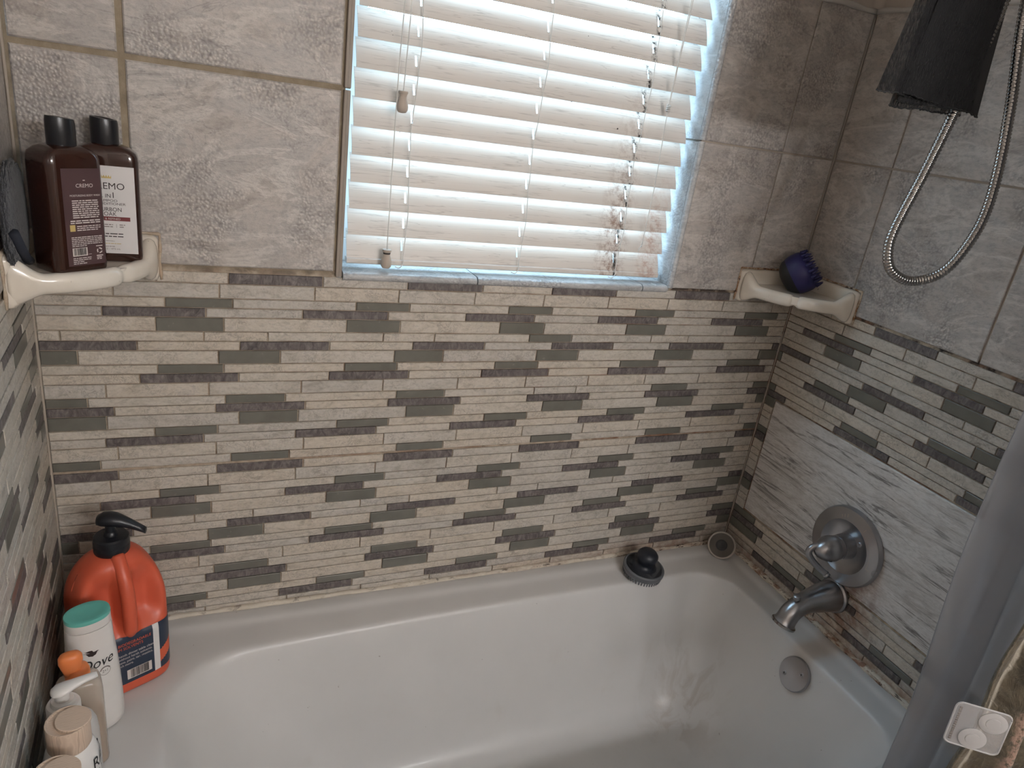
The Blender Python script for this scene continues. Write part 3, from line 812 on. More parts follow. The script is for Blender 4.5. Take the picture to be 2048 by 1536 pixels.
# ------------------------------------------------------------------ square bottles on the left shelf
def rsq(w, d, r, n=6):
    """rounded rectangle, counter-clockwise"""
    out = []
    for cx, cy, a0 in ((w/2-r, d/2-r, 0), (-w/2+r, d/2-r, 90), (-w/2+r, -d/2+r, 180), (w/2-r, -d/2+r, 270)):
        for k in range(n+1):
            a = math.radians(a0+90*k/n); out.append((cx+r*math.cos(a), cy+r*math.sin(a)))
    return out
def square_bottle(loc, rz, label, dark):
    w, d = (.074, .054) if dark else (.080, .046)
    o = empty('shampoo_bottle', loc, rz, label, 'bottle')
    b = MB(); R = []
    for z, k, r in ((0, .93, .010), (.003, .985, .011), (.008, 1, .0115), (.140, 1, .0115), (.147, .985, .011), (.152, .93, .011)):
        R.append([(x*k, y*k, z) for x, y in rsq(w, d, r)])
    for z, q in ((.157, .75), (.1605, .55), (.162, .40)):
        R.append([(x*q, y*(q+.12), z) for x, y in rsq(w, d, .012)])
    b.rings(R); b.obj('body', Mt['amber'], o, smooth=45)
    b = MB()        # slanted disc-top cap
    seg = 32; rr = .0175
    ring = lambda r, zf: [(r*math.cos(2*math.pi*j/seg), r*.88*math.sin(2*math.pi*j/seg), zf(r*math.cos(2*math.pi*j/seg))) for j in range(seg)]
    b.rings([ring(rr*.97, lambda x: .159), ring(rr, lambda x: .1605), ring(rr, lambda x: .184), ring(rr*.99, lambda x: .190-.06*x), ring(rr*.94, lambda x: .1945-.10*x), ring(rr*.72, lambda x: .1950-.10*x), ring(rr*.66, lambda x: .1938-.10*x)])
    b.obj('cap', Mt['blackcap'], o, smooth=40)
    fy = -d/2-.0004
    lb = MB(); fn = lambda x, z: (x, fy, z)
    if dark:
        rect(lb, -.0215, .0300, .010, .136, fn); L = lb.obj('label', Mt['brownlabel'], o)
        tag(L, 'brown paper label with pale print'); L.data.polygons[0].use_smooth = False
        pr = MB(); f2 = lambda x, z: (x, fy-.0003, z); rn = random.Random(2)
        put_text(pr, 'CREMO', .0068, .0075, .1120, f2, sx=1.0); greek(pr, .0060, .0090, .1205, .0010, f2, 0, rn)
        put_text(pr, 'MOISTURIZING BODY WASH', .0036, .0075, .1005, f2, sx=.86)
        for k in range(9): greek(pr, -.0105, .0255, .0945-.0027*k, .0013, f2, rnd=rn, last=1 if k < 8 else .95)
        for k in range(2): greek(pr, -.0145, .0255, .0685-.0027*k, .0014, f2, rnd=rn)
        for k in range(3): greek(pr, -.0065, .0255, .0615-.0026*k, .0011, f2, rnd=rn, last=1 if k < 2 else .88)
        for k in range(6): greek(pr, -.0150, .0265, .0472-.0023*k, .0010, f2, rnd=rn, last=1 if k < 5 else .5)
        rect(pr, -.0150, .0050, .0228, .0338, f2)
        for k in range(4): greek(pr, -.0150, .0115, .0195-.0024*k, .0010, f2, rnd=rn, last=(1, .92, .56, .68)[k])
        greek(pr, .0062, .0105, .0240, .0005, f2, 0, rn)
        x = -.0134
        fd = lambda x, z: (x, fy-.0006, z)
        while x < .0036:
            wb_ = rn.choice((.0004, .0006, .0010)); rect(pr, x, x+wb_, .0240, .0334, fd, 1); x += wb_+rn.choice((.0004, .0007))
        rect(pr, -.0158, -.0088, .0558, .0643, f2, 2)
        # recycling panel: three arrows round a ring between two bars
        for y0, y1 in ((.0338, .0349), (.0205, .0218)): rect(pr, .0172, .0262, y0, y1, f2)
        for a in range(3):
            pr.add([fd(.0217+.0040*math.cos(math.radians(120*a+q))*(1 if i else .60), .0280+.0040*math.sin(math.radians(120*a+q))*(1 if i else .60)) for q in (20, 50, 80, 105) for i in (0, 1)], [(0, 1, 3, 2), (2, 3, 5, 4), (4, 5, 7, 6)])
        for k in range(2): greek(pr, .0175, .0258, .0182-.0022*k, .0012, f2, rnd=rn)
        pr.obj('print', [Mt['inkwhite'], Mt['inkblack'], Mt['inkgold']], L)
    else:
        rect(lb, -.0350, .0345, .012, .134, fn); L = lb.obj('label', Mt['whitelabel'], o); tag(L, 'white paper label with black print')
        pr = MB(); f2 = lambda x, z: (x, fy-.0003, z); rn = random.Random(4); fd = lambda x, z: (x, fy-.0006, z)
        pr.add([f2(-.006+.012*k/8, .1172) for k in range(9)] + [f2(-.006+.012*k/8, .1172+(.0045 if k % 2 == 0 else .0015)) for k in range(9)], [(k, k+1, 10+k, 9+k) for k in range(8)], 2)
        put_text(pr, 'CREMO', .0128, -.0005, .1025, f2, sx=1.02)
        put_text(pr, '2', .0112, -.0110, .0908, f2, align='l'); put_text(pr, 'IN', .0074, -.0032, .0908, f2, align='l'); put_text(pr, '1', .0112, .0042, .0908, f2, align='l')
        put_text(pr, 'SHAMPOO', .0048, -.0025, .0852, f2, sx=1.25)
        put_text(pr, '& CONDITIONER', .0048, -.0015, .0808, f2, sx=1.25)
        put_text(pr, 'BOURBON', .0078, -.0015, .0720, f2, sx=.95); put_text(pr, '& OAK', .0078, -.0015, .0657, f2, sx=.95)
        rect(pr, -.0270, .0265, .0588, .0645, f2, 1); put_text(pr, 'RICH & REFINED', .0040, -.0005, .0602, fd, mat=3)
        for y in (.0527, .0497): greek(pr, -.014, .0045, y, .0011, f2, 4, rn); greek(pr, .0125, .0195, y, .0011, f2, 4, rn)
        rect(pr, .0086, .0090, .0490, .0542, f2, 4)
        for y in (.0395, .0357): greek(pr, -.021, .0165, y, .0014, f2, 0, rn)
        greek(pr, -.014, .005, .0295, .0006, f2, 4, rn); greek(pr, -.008, .013, .0258, .0009, f2, 2, rn); greek(pr, -.012, .005, .0216, .0008, f2, 4, rn)
        put_text(pr, 'FL OZ / 473 mL', .0036, -.001, .0172, f2, mat=4, sx=1.1)
        pr.obj('print', [Mt['inkbrown'], Mt['inkred'], Mt['inkgold'], Mt['inkwhite'], Mt['inkgrey']], L)
    return o
square_bottle((.0740, -.1095, ZS), math.radians(40), 'dark bottle with brown label on the left corner shelf, in front', True)
square_bottle((.1160, -.0400, ZS), math.radians(2), 'dark amber bottle with white label on the left corner shelf', False)

# dark terry pad leaning on the left wall, behind the brown-labelled bottle
pad = empty('scrub_pad', (.018, -.125, ZS), 0, 'dark charcoal terry scrub pad against the left wall on the shelf', 'scrub pad')
def blob(cx, cy, cz, rx, ry, rz, seed, amp, sq=2.6, nu=96, nv=80):
    b = MB(); R = []
    for j in range(nv+1):
        th = math.pi*j/nv; ring = []
        for i in range(nu):
            ph = 2*math.pi*i/nu
            d = Vector((math.sin(th)*math.cos(ph), math.sin(th)*math.sin(ph), math.cos(th)))
            k = (abs(d.x)**sq+abs(d.y)**sq+abs(d.z)**sq)**(-1/sq)
            n = noise.noise(d*7+Vector((seed, 0, 0)))*.7 + noise.noise(d*17+Vector((seed, 3, 0)))*.6 + noise.noise(d*40+Vector((seed, 3, 5)))*.7
            q = 1+amp*n
            ring.append((cx+d.x*k*rx*q, cy+d.y*k*ry*q, cz+d.z*k*rz*q))
        R.append(ring)
    b.rings(R, True, False, False); return b
blob(.000, -.004, .070, .0085, .058, .067, 1.3, .08).obj('terry_cushion', Mt['sponge'], pad, smooth='all')
b = MB(); b.tube([(.008, -.058, .060), (.0105, -.040, .036), (.0105, -.016, .018), (.009, .006, .010)], .0060, 10); b.obj('hand_strap', Mt['spongel'], pad, smooth='all')

# ------------------------------------------------------------------ scalp brush on the right shelf
sb_ax = Vector((.53, -.52, .60)).normalized()
sbr = empty('scalp_brush', (1.428, -.070, ZS), 0, 'round indigo scalp brush with pointed bristles lying on the right shelf', 'brush')
cen = Vector((0, 0, .0425)); T = axisT(cen, sb_ax)
b = MB(); b.lathe([(.0405, -.020), (.0428, -.014), (.0440, -.004), (.0438, .006), (.041, .015), (.034, .0195), (.0005, .021)], 40, T=T); b.obj('bristle_pad', Mt['blue'], sbr, smooth=50)
b = MB(); b.lathe([(.0405, -.020), (.038, -.027), (.033, -.034), (.024, -.040), (.012, -.0430), (.0005, -.0435)], 40, T=T); b.obj('grip', Mt['blackrub'], sbr, smooth=50)
spots = [(r, a+.25*k) for k, (r, n) in enumerate(((.0395, 18), (.029, 12), (.018, 7), (.007, 3))) for a in [2*math.pi*i/n for i in range(n)]]
for r, a in spots:
    b = MB(); h0 = .0155 if r > .03 else .019
    b.lathe([(.0038, -.001), (.0026, .006), (.0004, .0145)], 8, T=T @ Matrix.Translation((r*math.cos(a), r*math.sin(a), h0))); b.obj('bristle', Mt['blue'], sbr, smooth='all')

# ------------------------------------------------------------------ scrub brush and stopper on the tub rim
br = empty('scrub_brush', (1.192, -.0775, .0), 0, 'black round scrub brush with ball knob on the back tub rim', 'brush')
T = axisT((0, 0, .011), (.03, -.10, 1))
b = MB(); b.lathe([(.044, -.001), (.0475, 0), (.0500, .006), (.0500, .013), (.047, .0155), (.0445, .0150)], 48, T=T); b.obj('rim', Mt['greyrub'], br, smooth=50)
b = MB(); b.lathe([(.0445, .0150), (.041, .0135), (.030, .0150), (.022, .0185), (.0185, .024), (.0195, .029), (.0235, .036), (.0255, .043), (.0245, .050), (.019, .057), (.010, .060), (.0005, .0605)], 40, T=T); b.obj('knob', Mt['slatebody'], br, smooth='all')
for i in range(44):
    a = 2*math.pi*i/44; b = MB()
    b.lathe([(.0017, .001), (.0016, -.006), (.0011, -.009)], 6, T=T @ Matrix.Translation((.0462*math.cos(a), .0462*math.sin(a), 0))); b.obj('bristle', Mt['greyrub'], br, smooth='all')
for k in range(2):
    for i in range(24-8*k):
        a = 2*math.pi*i/(24-8*k); b = MB(); r_ = .033-.014*k
        b.lathe([(.0017, .001), (.0016, -.006), (.0011, -.009)], 6, T=T @ Matrix.Translation((r_*math.cos(a), r_*math.sin(a), .001))); b.obj('bristle', Mt['greyrub'], br)
st = empty('drain_stopper', (1.447, -.051, .002), 0, 'round metal drain stopper leaning in the tub corner by the taps', 'drain stopper')
T = axisT((0, 0, .0285), (-.62, -.62, .52))
b = MB(); b.lathe([(.012, -.016), (.028, -.010), (.0345, -.002), (.0352, .002), (.0340, .0042), (.0318, .0035), (.0305, .001)], 40, T=T, cap1=False); b.obj('rim', Mt['stopper'], st, smooth=50)
b = MB(); b.lathe([(.0305, .001), (.026, -.0035), (.020, -.008), (.014, -.0110)], 40, T=T, cap0=False, cap1=False); b.obj('cup', Mt['cupdark'], st, smooth=60)
b = MB(); b.lathe([(.0145, -.0112), (.0140, -.0095), (.009, -.0085), (.006, -.010), (.0005, -.010)], 28, T=T); b.obj('rubber_centre', Mt['darkrub'], st, smooth=50)

# ------------------------------------------------------------------ shower valve and tub spout on the right wall
val = empty('shower_valve', (W, -.343, .224), 0, 'round brushed nickel shower valve with curled lever handle', 'shower valve')
T = axisT((0, 0, 0), (-1, 0, 0))
b = MB(); b.lathe([(.0860, .000), (.0880, .004), (.0876, .010), (.0848, .0145), (.0805, .0160), (.0610, .0166), (.0592, .0174), (.0575, .0162), (.0500, .0105), (.0380, .0065), (.0005, .0055)], 72, T=T); b.obj('escutcheon', Mt['nickel'], val, smooth=30)
b = MB(); b.lathe([(.028, .004), (.027, .022), (.0265, .034), (.024, .0345), (.024, .037), (.0255, .038), (.0255, .048)], 40, T=T); b.obj('sleeve', Mt['nickel'], val, smooth=35)
h = MB(); h.lathe([(.0235, .047), (.0272, .048), (.0280, .052), (.0274, .060), (.0252, .069), (.0215, .078), (.0165, .086), (.0105, .0925), (.0005, .0965)], 40, T=T); hd = h.obj('handle', Mt['nickel'], val, smooth=60)
b = MB(); lv = bez([(-.084, .006, .008), (-.0985, .010, .000), (-.101, .010, -.012), (-.092, .002, -.027), (-.079, -.010, -.040), (-.069, -.020, -.048)], 8)
b.tube(lv, [.0075 - .0012*k/(len(lv)-1) for k in range(len(lv))], 12); b.tube([lv[-1]-Vector((.0, 0, 0)), lv[-1]+Vector((.004, -.004, -.004))], [.0078, .0066], 12)
b.obj('lever', Mt['nickel'], hd, smooth='all')
b = MB(); b.lathe([(.0028, 0), (.0028, .0008), (.0005, .0008)], 12, T=axisT((-.0655, -.0195, -.0172), (-.35, -.65, -.60))); b.obj('set_screw', Mt['darkrub'], hd)
for y, z in ((-.028, .022), (.030, -.024)):
    b = MB(); b.lathe([(.0055, .006), (.0055, .0095), (.0042, .0105), (.002, .0095), (.0005, .0095)], 18, T=T @ Matrix.Translation((0, 0, 0))); o = b.obj('screw', Mt['nickel'], val, smooth=40); o.location = (0, y, z)
mk = MB()       # H and C marks and the scale pressed into the rim
def onplate(u, v): return (-.0169, -u, v)
for a0, a1, r0, r1 in ((100, 101.5, .066, .074), (106, 107.5, .064, .072), (112, 113.2, .064, .070), (60, 61.2, .066, .075), (28, 52, .064, .0648), (-12, 22, .0655, .0663), (-10, -9, .066, .074)):
    n = max(1, int(abs(a1-a0)/4)); vs = []
    for k in range(n+1):
        a = math.radians(a0+(a1-a0)*k/n)
        vs += [onplate(r0*math.cos(a), r0*math.sin(a)), onplate(r1*math.cos(a), r1*math.sin(a))]
    mk.add(vs, [(2*k, 2*k+1, 2*k+3, 2*k+2) for k in range(n)])
mk.obj('engraved_marks', Mt['stopper'], val)

sp = empty('tub_spout', (W, -.352, .100), 0, 'brushed nickel tub spout with diverter knob below the shower valve', 'spout')
b = MB(); P = bez([(-.001, 0, 0), (-.030, 0, 0), (-.060, -.001, -.001), (-.088, -.002, -.003), (-.110, -.004, -.010), (-.126, -.005, -.022), (-.134, -.006, -.038), (-.137, -.006, -.046)], 5)
n_ = len(P); rad = []
for k in range(n_):
    t_ = k/(n_-1); rad.append(.0345*(1-sm(.0, .55, t_)) + .0215*sm(.0, .55, t_) + .0035*sm(.8, 1., t_))
b.tube(P, rad, 28); b.obj('body', Mt['nickel'], sp, smooth=60)
b = MB(); b.lathe([(.037, .0), (.0385, .003), (.038, .007), (.0345, .010)], 40, T=axisT((0, 0, 0), (-1, 0, 0))); b.obj('wall_ring', Mt['nickel'], sp, smooth=40)
b = MB(); tdir = (P[-1]-P[-2]).normalized(); b.lathe([(.0245, -.004), (.0268, -.002), (.0268, .002), (.0245, .003), (.020, .002), (.018, -.006)], 32, T=axisT(P[-1], tdir)); b.obj('mouth_ring', Mt['chrome'], sp, smooth=40)
kn = MB(); kn.lathe([(.0035, -.004), (.0035, .006), (.0075, .007), (.0080, .010), (.0075, .0145), (.005, .016), (.0005, .016)], 20, T=axisT((-.118, -.004, .008), (-.25, 0, 1))); kn.obj('diverter_knob', Mt['nickel'], sp, smooth=45)
# ------------------------------------------------------------------ shower arm, hose and black mesh cloth
hose = empty('shower_hose', (W, -.41, 1.50), 0, 'ribbed steel shower hose hanging in a long loop by the right wall', 'shower hose')
off = Vector((W, -.41, 1.50))
ctrl = [(1.315, -.408, 1.40), (1.312, -.405, 1.25), (1.298, -.402, 1.12), (1.290, -.401, 1.069), (1.272, -.400, .985), (1.2505, -.400, .905), (1.249, -.401, .868), (1.262, -.405, .838), (1.292, -.411, .8225), (1.322, -.418, .8225),
        (1.350, -.430, .839), (1.366, -.440, .872), (1.377, -.448, .930), (1.375, -.446, 1.00), (1.362, -.436, 1.10), (1.336, -.423, 1.226), (1.325, -.420, 1.34), (1.330, -.416, 1.44)]
path = bez(ctrl, 24)
L = [0.]
for a, c in zip(path, path[1:]): L.append(L[-1]+(c-a).length)
step = .0013; tot = L[-1]; P = []; R_ = []; k = 0
for i in range(int(tot/step)):
    s = i*step
    while k < len(L)-2 and L[k+1] < s: k += 1
    P.append(path[k].lerp(path[k+1], (s-L[k])/max(1e-9, L[k+1]-L[k]))-off); R_.append((.0066, .0080, .0082, .0080)[i % 4])
b = MB(); b.tube(P, R_, 14); b.obj('hose', Mt['chrome'], hose, smooth='all')
b = MB(); b.tube(bez([(0, 0, .06), (-.05, 0, .058), (-.12, 0, .035), (-.175, .0, -.03)], 8), .0105, 14); b.obj('shower_arm', Mt['nickel'], hose, smooth='all')
b = MB(); b.lathe([(.030, 0), (.030, .004), (.020, .010), (.012, .012)], 28, T=axisT((0, 0, .06), (-1, 0, 0))); b.obj('arm_flange', Mt['nickel'], hose, smooth=40)
b = MB(); b.lathe([(.012, .0), (.017, .006), (.017, .032), (.012, .04)], 24, T=axisT((-.188, .004, -.112), (.2, -.1, 1))); b.lathe([(.012, 0), (.013, .07)], 20, T=axisT((-.178, .0, -.08), (.03, -.02, .5))); b.obj('holder', Mt['nickel'], hose, smooth=40)

cl = empty('mesh_cloth', (1.23, -.40, 1.42), 0, 'black fine mesh washcloth hanging over the shower hose', 'cloth')
tc = mat_alpha('black_mesh_fabric', lin(15, 15, 17), .34, .9, fine=900.)
Mt['mesh'] = tc.m
Mt['meshdense'] = mat_alpha('black_mesh_fabric_doubled', lin(15, 15, 17), .10, .9, fine=900.).m
oc = Vector((1.23, -.40, 1.42))
def sheet(tl, tr_, br_, bl, y0, wav, seed, hem=.006):
    """hanging sheet between four (x,z) corners, folded a little, around depth y0"""
    def f(u, v):
        a = Vector(tl).lerp(Vector(tr_), u); c = Vector(bl).lerp(Vector(br_), u); p = a.lerp(c, v)
        y = y0 + wav*(.25+.75*v)*(math.sin(u*5.3+seed)+.5*math.sin(u*11+seed*2+v*2)) + .008*v*math.sin(seed+v*2)
        z = p.y + (.0006*math.sin(u*17+seed)*(1 if v > .98 else 0))
        return (p.x-oc.x, y-oc.y, z-oc.z)
    return f
TOPZ = 1.44
for k, (q, y0, wav, seed) in enumerate((
        (((1.205, TOPZ), (1.285, TOPZ), (1.338, 1.080), (1.168, 1.092)), -.412, .0045, .3),
        (((1.205, TOPZ), (1.285, TOPZ), (1.334, 1.086), (1.170, 1.0795)), -.398, .0040, 1.4),
        (((1.203, TOPZ), (1.283, TOPZ), (1.318, 1.078), (1.164, 1.0730)), -.388, .0040, 2.2),
        (((1.195, TOPZ), (1.262, TOPZ), (1.245, 1.088), (1.1235, 1.0895)), -.392, .0040, 3.1))):
    f = sheet(*q, y0, wav, seed)
    b = MB(); b.grid(f, 44, 60); o = b.obj('fabric_layer', Mt['meshdense' if k < 2 else 'mesh'], cl, smooth='all', fix=False)
    b = MB(); rn = random.Random(k)
    b.tube([Vector(f(i/60, 1.0))+Vector((0, rn.uniform(-.0006, .0006), rn.uniform(-.0009, .0009))) for i in range(61)], [rn.uniform(.0009, .0017) for i in range(61)], 6); b.obj('frayed_hem', Mt['blackrub'], cl, smooth='all')
b = MB(); b.tube([(1.20-oc.x, -.40-oc.y, TOPZ-.006-oc.z), (1.29-oc.x, -.40-oc.y, TOPZ-.006-oc.z)], .016, 12); b.obj('rolled_top', Mt['blackrub'], cl, smooth='all')

# ------------------------------------------------------------------ orange jug with pump
jug = empty('pump_jug', (.0935, -.114, .0008), math.radians(25), 'orange plastic jug with black pump and navy label in the tub corner', 'jug')
JW, JD = .136, .118
def jsec(z):
    """half width, half depth, squareness at a height"""
    k = 1.0
    if z < .012: k = .93 + .07*math.sqrt(max(0, 1-((.012-z)/.012)**2))
    if z > .150:
        q = min(1, (z-.150)/.100); k = math.sqrt(max(0, 1-q**2.1))*.80+.20
        if q >= 1: k = .20
    return JW/2*k, JD/2*k, 4.2 - 1.6*sm(.15, .25, z)
def jpt(a, z, off=0.):
    hx, hy, n = jsec(z); c, s = math.cos(a), math.sin(a)
    r = (abs(c)**n + abs(s)**n)**(-1/n)
    x, y = hx*c*r, hy*s*r
    nx, ny = abs(c*r)**(n-1)*math.copysign(1, c)/hx, abs(s*r)**(n-1)*math.copysign(1, s)/hy
    nl = math.hypot(nx, ny) or 1
    # hand recess on both sides of the moulded handle, front side
    if y < 0:
        win = sm(.108, .150, z)*(1-sm(.185, .245, z))
        u = abs(x)
        rec = sm(.006, .018, u)*(1-sm(.030, .070, u))
        hnd = sm(.016, .009, u) if u < .016 else 0
        y += (.030*rec*win)*(1-.0*hnd)
    if off:
        x += nx/nl*off; y += ny/nl*off
    return (x, y, z)
zs = [0, .002, .005, .008, .012, .02, .05, .09, .112, .120, .126, .132, .138, .145, .155, .165, .175, .185, .193, .201, .209, .216, .222, .228, .234, .239, .243, .2465, .249, .2500]
NA = 144
b = MB(); b.rings([[jpt(2*math.pi*i/NA, z) for i in range(NA)] for z in zs]); b.obj('body', Mt['orange'], jug, smooth='all')
b = MB(); hp = bez([(0, -.046, .112), (0, -.0560, .128), (0, -.0570, .160), (0, -.0530, .195), (0, -.040, .226), (0, -.020, .2485)], 6); b.tube(hp, [.0105]*len(hp), 16); b.obj('handle', Mt['orange'], jug, smooth='all')
b = MB(); b.lathe([(.0225, .244), (.0225, .254), (.021, .256)], 32); b.obj('neck', Mt['orange'], jug, smooth=40)
# wrap label with navy panels and a white overlap strip
a_s = math.radians(-150); a_e = math.radians(75); lab = MB(); NL = 160; zl = [.0215+.0955*k/44 for k in range(45)]
pts = [jpt(a_s+(a_e-a_s)*i/NL, z, .0007) for z in zl for i in range(NL+1)]
lab.add(pts, [])
for j in range(44):
    for i in range(NL):
        a = math.degrees(a_s+(a_e-a_s)*(i+.5)/NL); zz = zl[j]
        k = 0
        if -64 < a < -57: k = 1
        elif a >= -57 and .045 + .0008*(a+42) < zz < .070 + .0008*(a+42): k = 2
        lab.f.append((j*(NL+1)+i, j*(NL+1)+i+1, (j+1)*(NL+1)+i+1, (j+1)*(NL+1)+i)); lab.mi.append(k)
lab = lab.obj('label', [Mt['navy'], Mt['whitelabel'], Mt['inkorange']], jug, smooth='all')
pr = MB(); fj = lambda x, z: (x, -JD/2-.0012+.0008*(abs(x)/.05)**4*4, z); rn = random.Random(9)
put_text(pr, 'US \u2022 BIODEGRADABLE', .0078, .0290, .1005, fj, 'r', 0, sx=.84); put_text(pr, 'PETROLEUM SOLVENTS', .0078, .0160, .0925, fj, 'r', 0, sx=.84)
for k, s_ in enumerate(('hands dinner table clean,', 'without harsh solvents.', 'grease, paint, tar, mastics,', 'much more.')):
    put_text(pr, s_, .0064, (-.0225, -.023, -.028, -.028)[k], .0800-.0068*k, fj, 'l', 1, sx=.88)
rect(pr, -.0115, .0275, .0290, .0485, fj, 1); x = 0.
f3 = lambda x, z: (x, -JD/2-.0016, z)
x = -.006
while x < .0220:
    wb_ = rn.choice((.0004, .0006, .0010)); rect(pr, x, x+wb_, .0310, .0480, f3, 2); x += wb_+rn.choice((.0004, .0006, .0009))
pr.obj('print', [Mt['inkorange'], Mt['inkwhite'], Mt['inkblack']], lab)
pm = MB(); pm.lathe([(.0255, .249), (.0262, .251), (.0262, .262), (.0258, .2635), (.0262, .265), (.0255, .2745), (.023, .277), (.0105, .278), (.0095, .283), (.0075, .285), (.0075, .298)], 36)
pm = pm.obj('pump', Mt['blackpump'], jug, smooth=40)
b = MB(); R = []
for t_, wx, hz_, dz in ((-.019, .004, .005, .304), (-.017, .0105, .008, .3045), (-.010, .0145, .0105, .306), (0, .0150, .0115, .3065), (.010, .0135, .0110, .3055), (.020, .0105, .0095, .3025), (.032, .0080, .0078, .2975), (.044, .0066, .0062, .2915), (.052, .0060, .0050, .2870)):
    R.append([(t_, wx*math.cos(2*math.pi*j/20), dz+hz_*math.sin(2*math.pi*j/20)) for j in range(20)])
b.rings(R); o = b.obj('pump_head', Mt['blackpump'], pm, smooth='all'); o.rotation_euler = (0, 0, math.radians(-38))

# ------------------------------------------------------------------ bottles along the left rim
def ellipse_ring(rx, ry, z, n=40, ex=2.): 
    out = []
    for j in range(n):
        a = 2*math.pi*j/n; c, s = math.cos(a), math.sin(a); r = (abs(c)**ex+abs(s)**ex)**(-1/ex)
        out.append((rx*c*r, ry*s*r, z))
    return out
dv = empty('lotion_bottle', (.0685, -.222, .0008), math.radians(24), 'white oval bottle with teal cap in front of the orange jug', 'bottle')
DP = [(.000, .0330, .0235), (.004, .0370, .0265), (.015, .0385, .0275), (.05, .0385, .0275), (.09, .0372, .0268), (.13, .0350, .0258), (.165, .0322, .0245), (.196, .0308, .0235)]
b = MB(); b.rings([ellipse_ring(rx, ry, z, 48, 2.25) for z, rx, ry in DP]); b.obj('body', Mt['white'], dv, smooth=50)
b = MB(); b.rings([ellipse_ring(rx, ry, z, 48, 2.2) for z, rx, ry in ((.1968, .0302, .0230), (.198, .0307, .0234), (.2105, .0304, .0232))]); c_ = b.obj('cap_collar', Mt['white'], dv, smooth=50)
b = MB(); b.rings([ellipse_ring(rx, ry, z, 48, 2.2) for z, rx, ry in ((.2105, .0305, .0233), (.2135, .0308, .0236), (.2165, .0302, .0230), (.2170, .0285, .0214), (.2162, .0230, .0160), (.2150, .0100, .006))]); b.obj('flip_lid', Mt['teal'], dv, smooth=40)
def dsurf(x, z):
    for (z0, a0, b0), (z1, a1, b1) in zip(DP, DP[1:]):
        if z0 <= z <= z1: t_ = (z-z0)/(z1-z0); rx, ry = a0+(a1-a0)*t_, b0+(b1-b0)*t_; break
    ex = 2.25; q = max(0, 1-(abs(x)/rx)**ex)**(1/ex)
    return (x, -(ry+.0005)*q-.0002, z)
pr = MB()
bird = [(-.0130, .0015), (-.0075, .0006), (-.004, -.0042), (.0015, -.0056), (.0062, -.0036), (.0082, .0000), (.0110, .0010), (.0085, .0016), (.0055, .0008), (.0030, .0012), (.0012, .0040), (-.0030, .0044), (-.0070, .0036), (-.0100, .0042), (-.0060, .0020), (-.0020, .0006), (-.0060, .0002)]
cx_, cz_ = -.006, .160
pr.add([dsurf(cx_, cz_)] + [dsurf(cx_+x*.95, cz_+z*1.15) for x, z in bird], [(0, i+1, (i+1) % len(bird)+1) for i in range(len(bird))], 1)
put_text(pr, 'Dove', .0250, .000, .1300, dsurf, 'c', 0, shear=.22, sx=.82)
def arcstrip(cx, cz, r0, r1, a0, a1, mat):
    n = 16; vs = []
    for k in range(n+1):
        a = math.radians(a0+(a1-a0)*k/n); vs += [dsurf(cx+r0*math.cos(a), cz+r0*math.sin(a)), dsurf(cx+r1*math.cos(a), cz+r1*math.sin(a))]
    pr.add(vs, [(2*k, 2*k+1, 2*k+3, 2*k+2) for k in range(n)], mat)
arcstrip(.010, .1185, .0062, .0080, 15, 165, 2); arcstrip(.010, .1185, .0074, .0080, -165, 5, 2); put_text(pr, '2+1', .0072, .0095, .1162, dsurf, 'c', 2, sx=.8)
pr.obj('print', [Mt['inkblack'], Mt['inkbrown'], Mt['inkgrey']], dv, fix=False)

tb = mat_alpha('clear_tan_plastic', lin(196, 180, 164), .46, .18)
Mt['cleartan'] = tb.m
am = empty('soap_bottle', (.0615, -.292, .0008), math.radians(12), 'clear bottle of brown soap with orange cap beside the teal-capped bottle', 'bottle')
b = MB(); b.rings([[(x*k, y*k, z) for x, y in rsq(.058, .042, .012)] for z, k in ((0, .9), (.003, .98), (.008, 1), (.136, 1), (.147, .97), (.154, .88), (.159, .70), (.161, .5))]); b.obj('body', Mt['cleartan'], am, smooth=50)
Mt['liquid'] = plain('brown_liquid_soap', lin(168, 138, 116), .3)
b = MB(); b.rings([[(x*k, y*k, z) for x, y in rsq(.058, .042, .012)] for z, k in ((.003, .90), (.008, .94), (.088, .94), (.0885, .90))]); b.obj('liquid', Mt['liquid'], am, smooth=50)
b = MB(); b.lathe([(.0150, .161), (.0158, .163), (.0158, .172), (.0150, .174), (.0140, .178), (.011, .180)], 32); cp = b.obj('cap', Mt['capo'], am, smooth=45)
b = MB(); b.rings([[(-.0065+x*k-.16*(z-.164)*4*0, y*k-.004, z) for x, y, _ in ellipse_ring(.0150, .0095, 0, 32, 2.3)] for z, k in ((.172, .62), (.178, .70), (.186, .86), (.195, 1.), (.203, .98), (.2075, .80), (.2090, .45))]); o = b.obj('flip_top', Mt['capo'], cp, smooth='all')

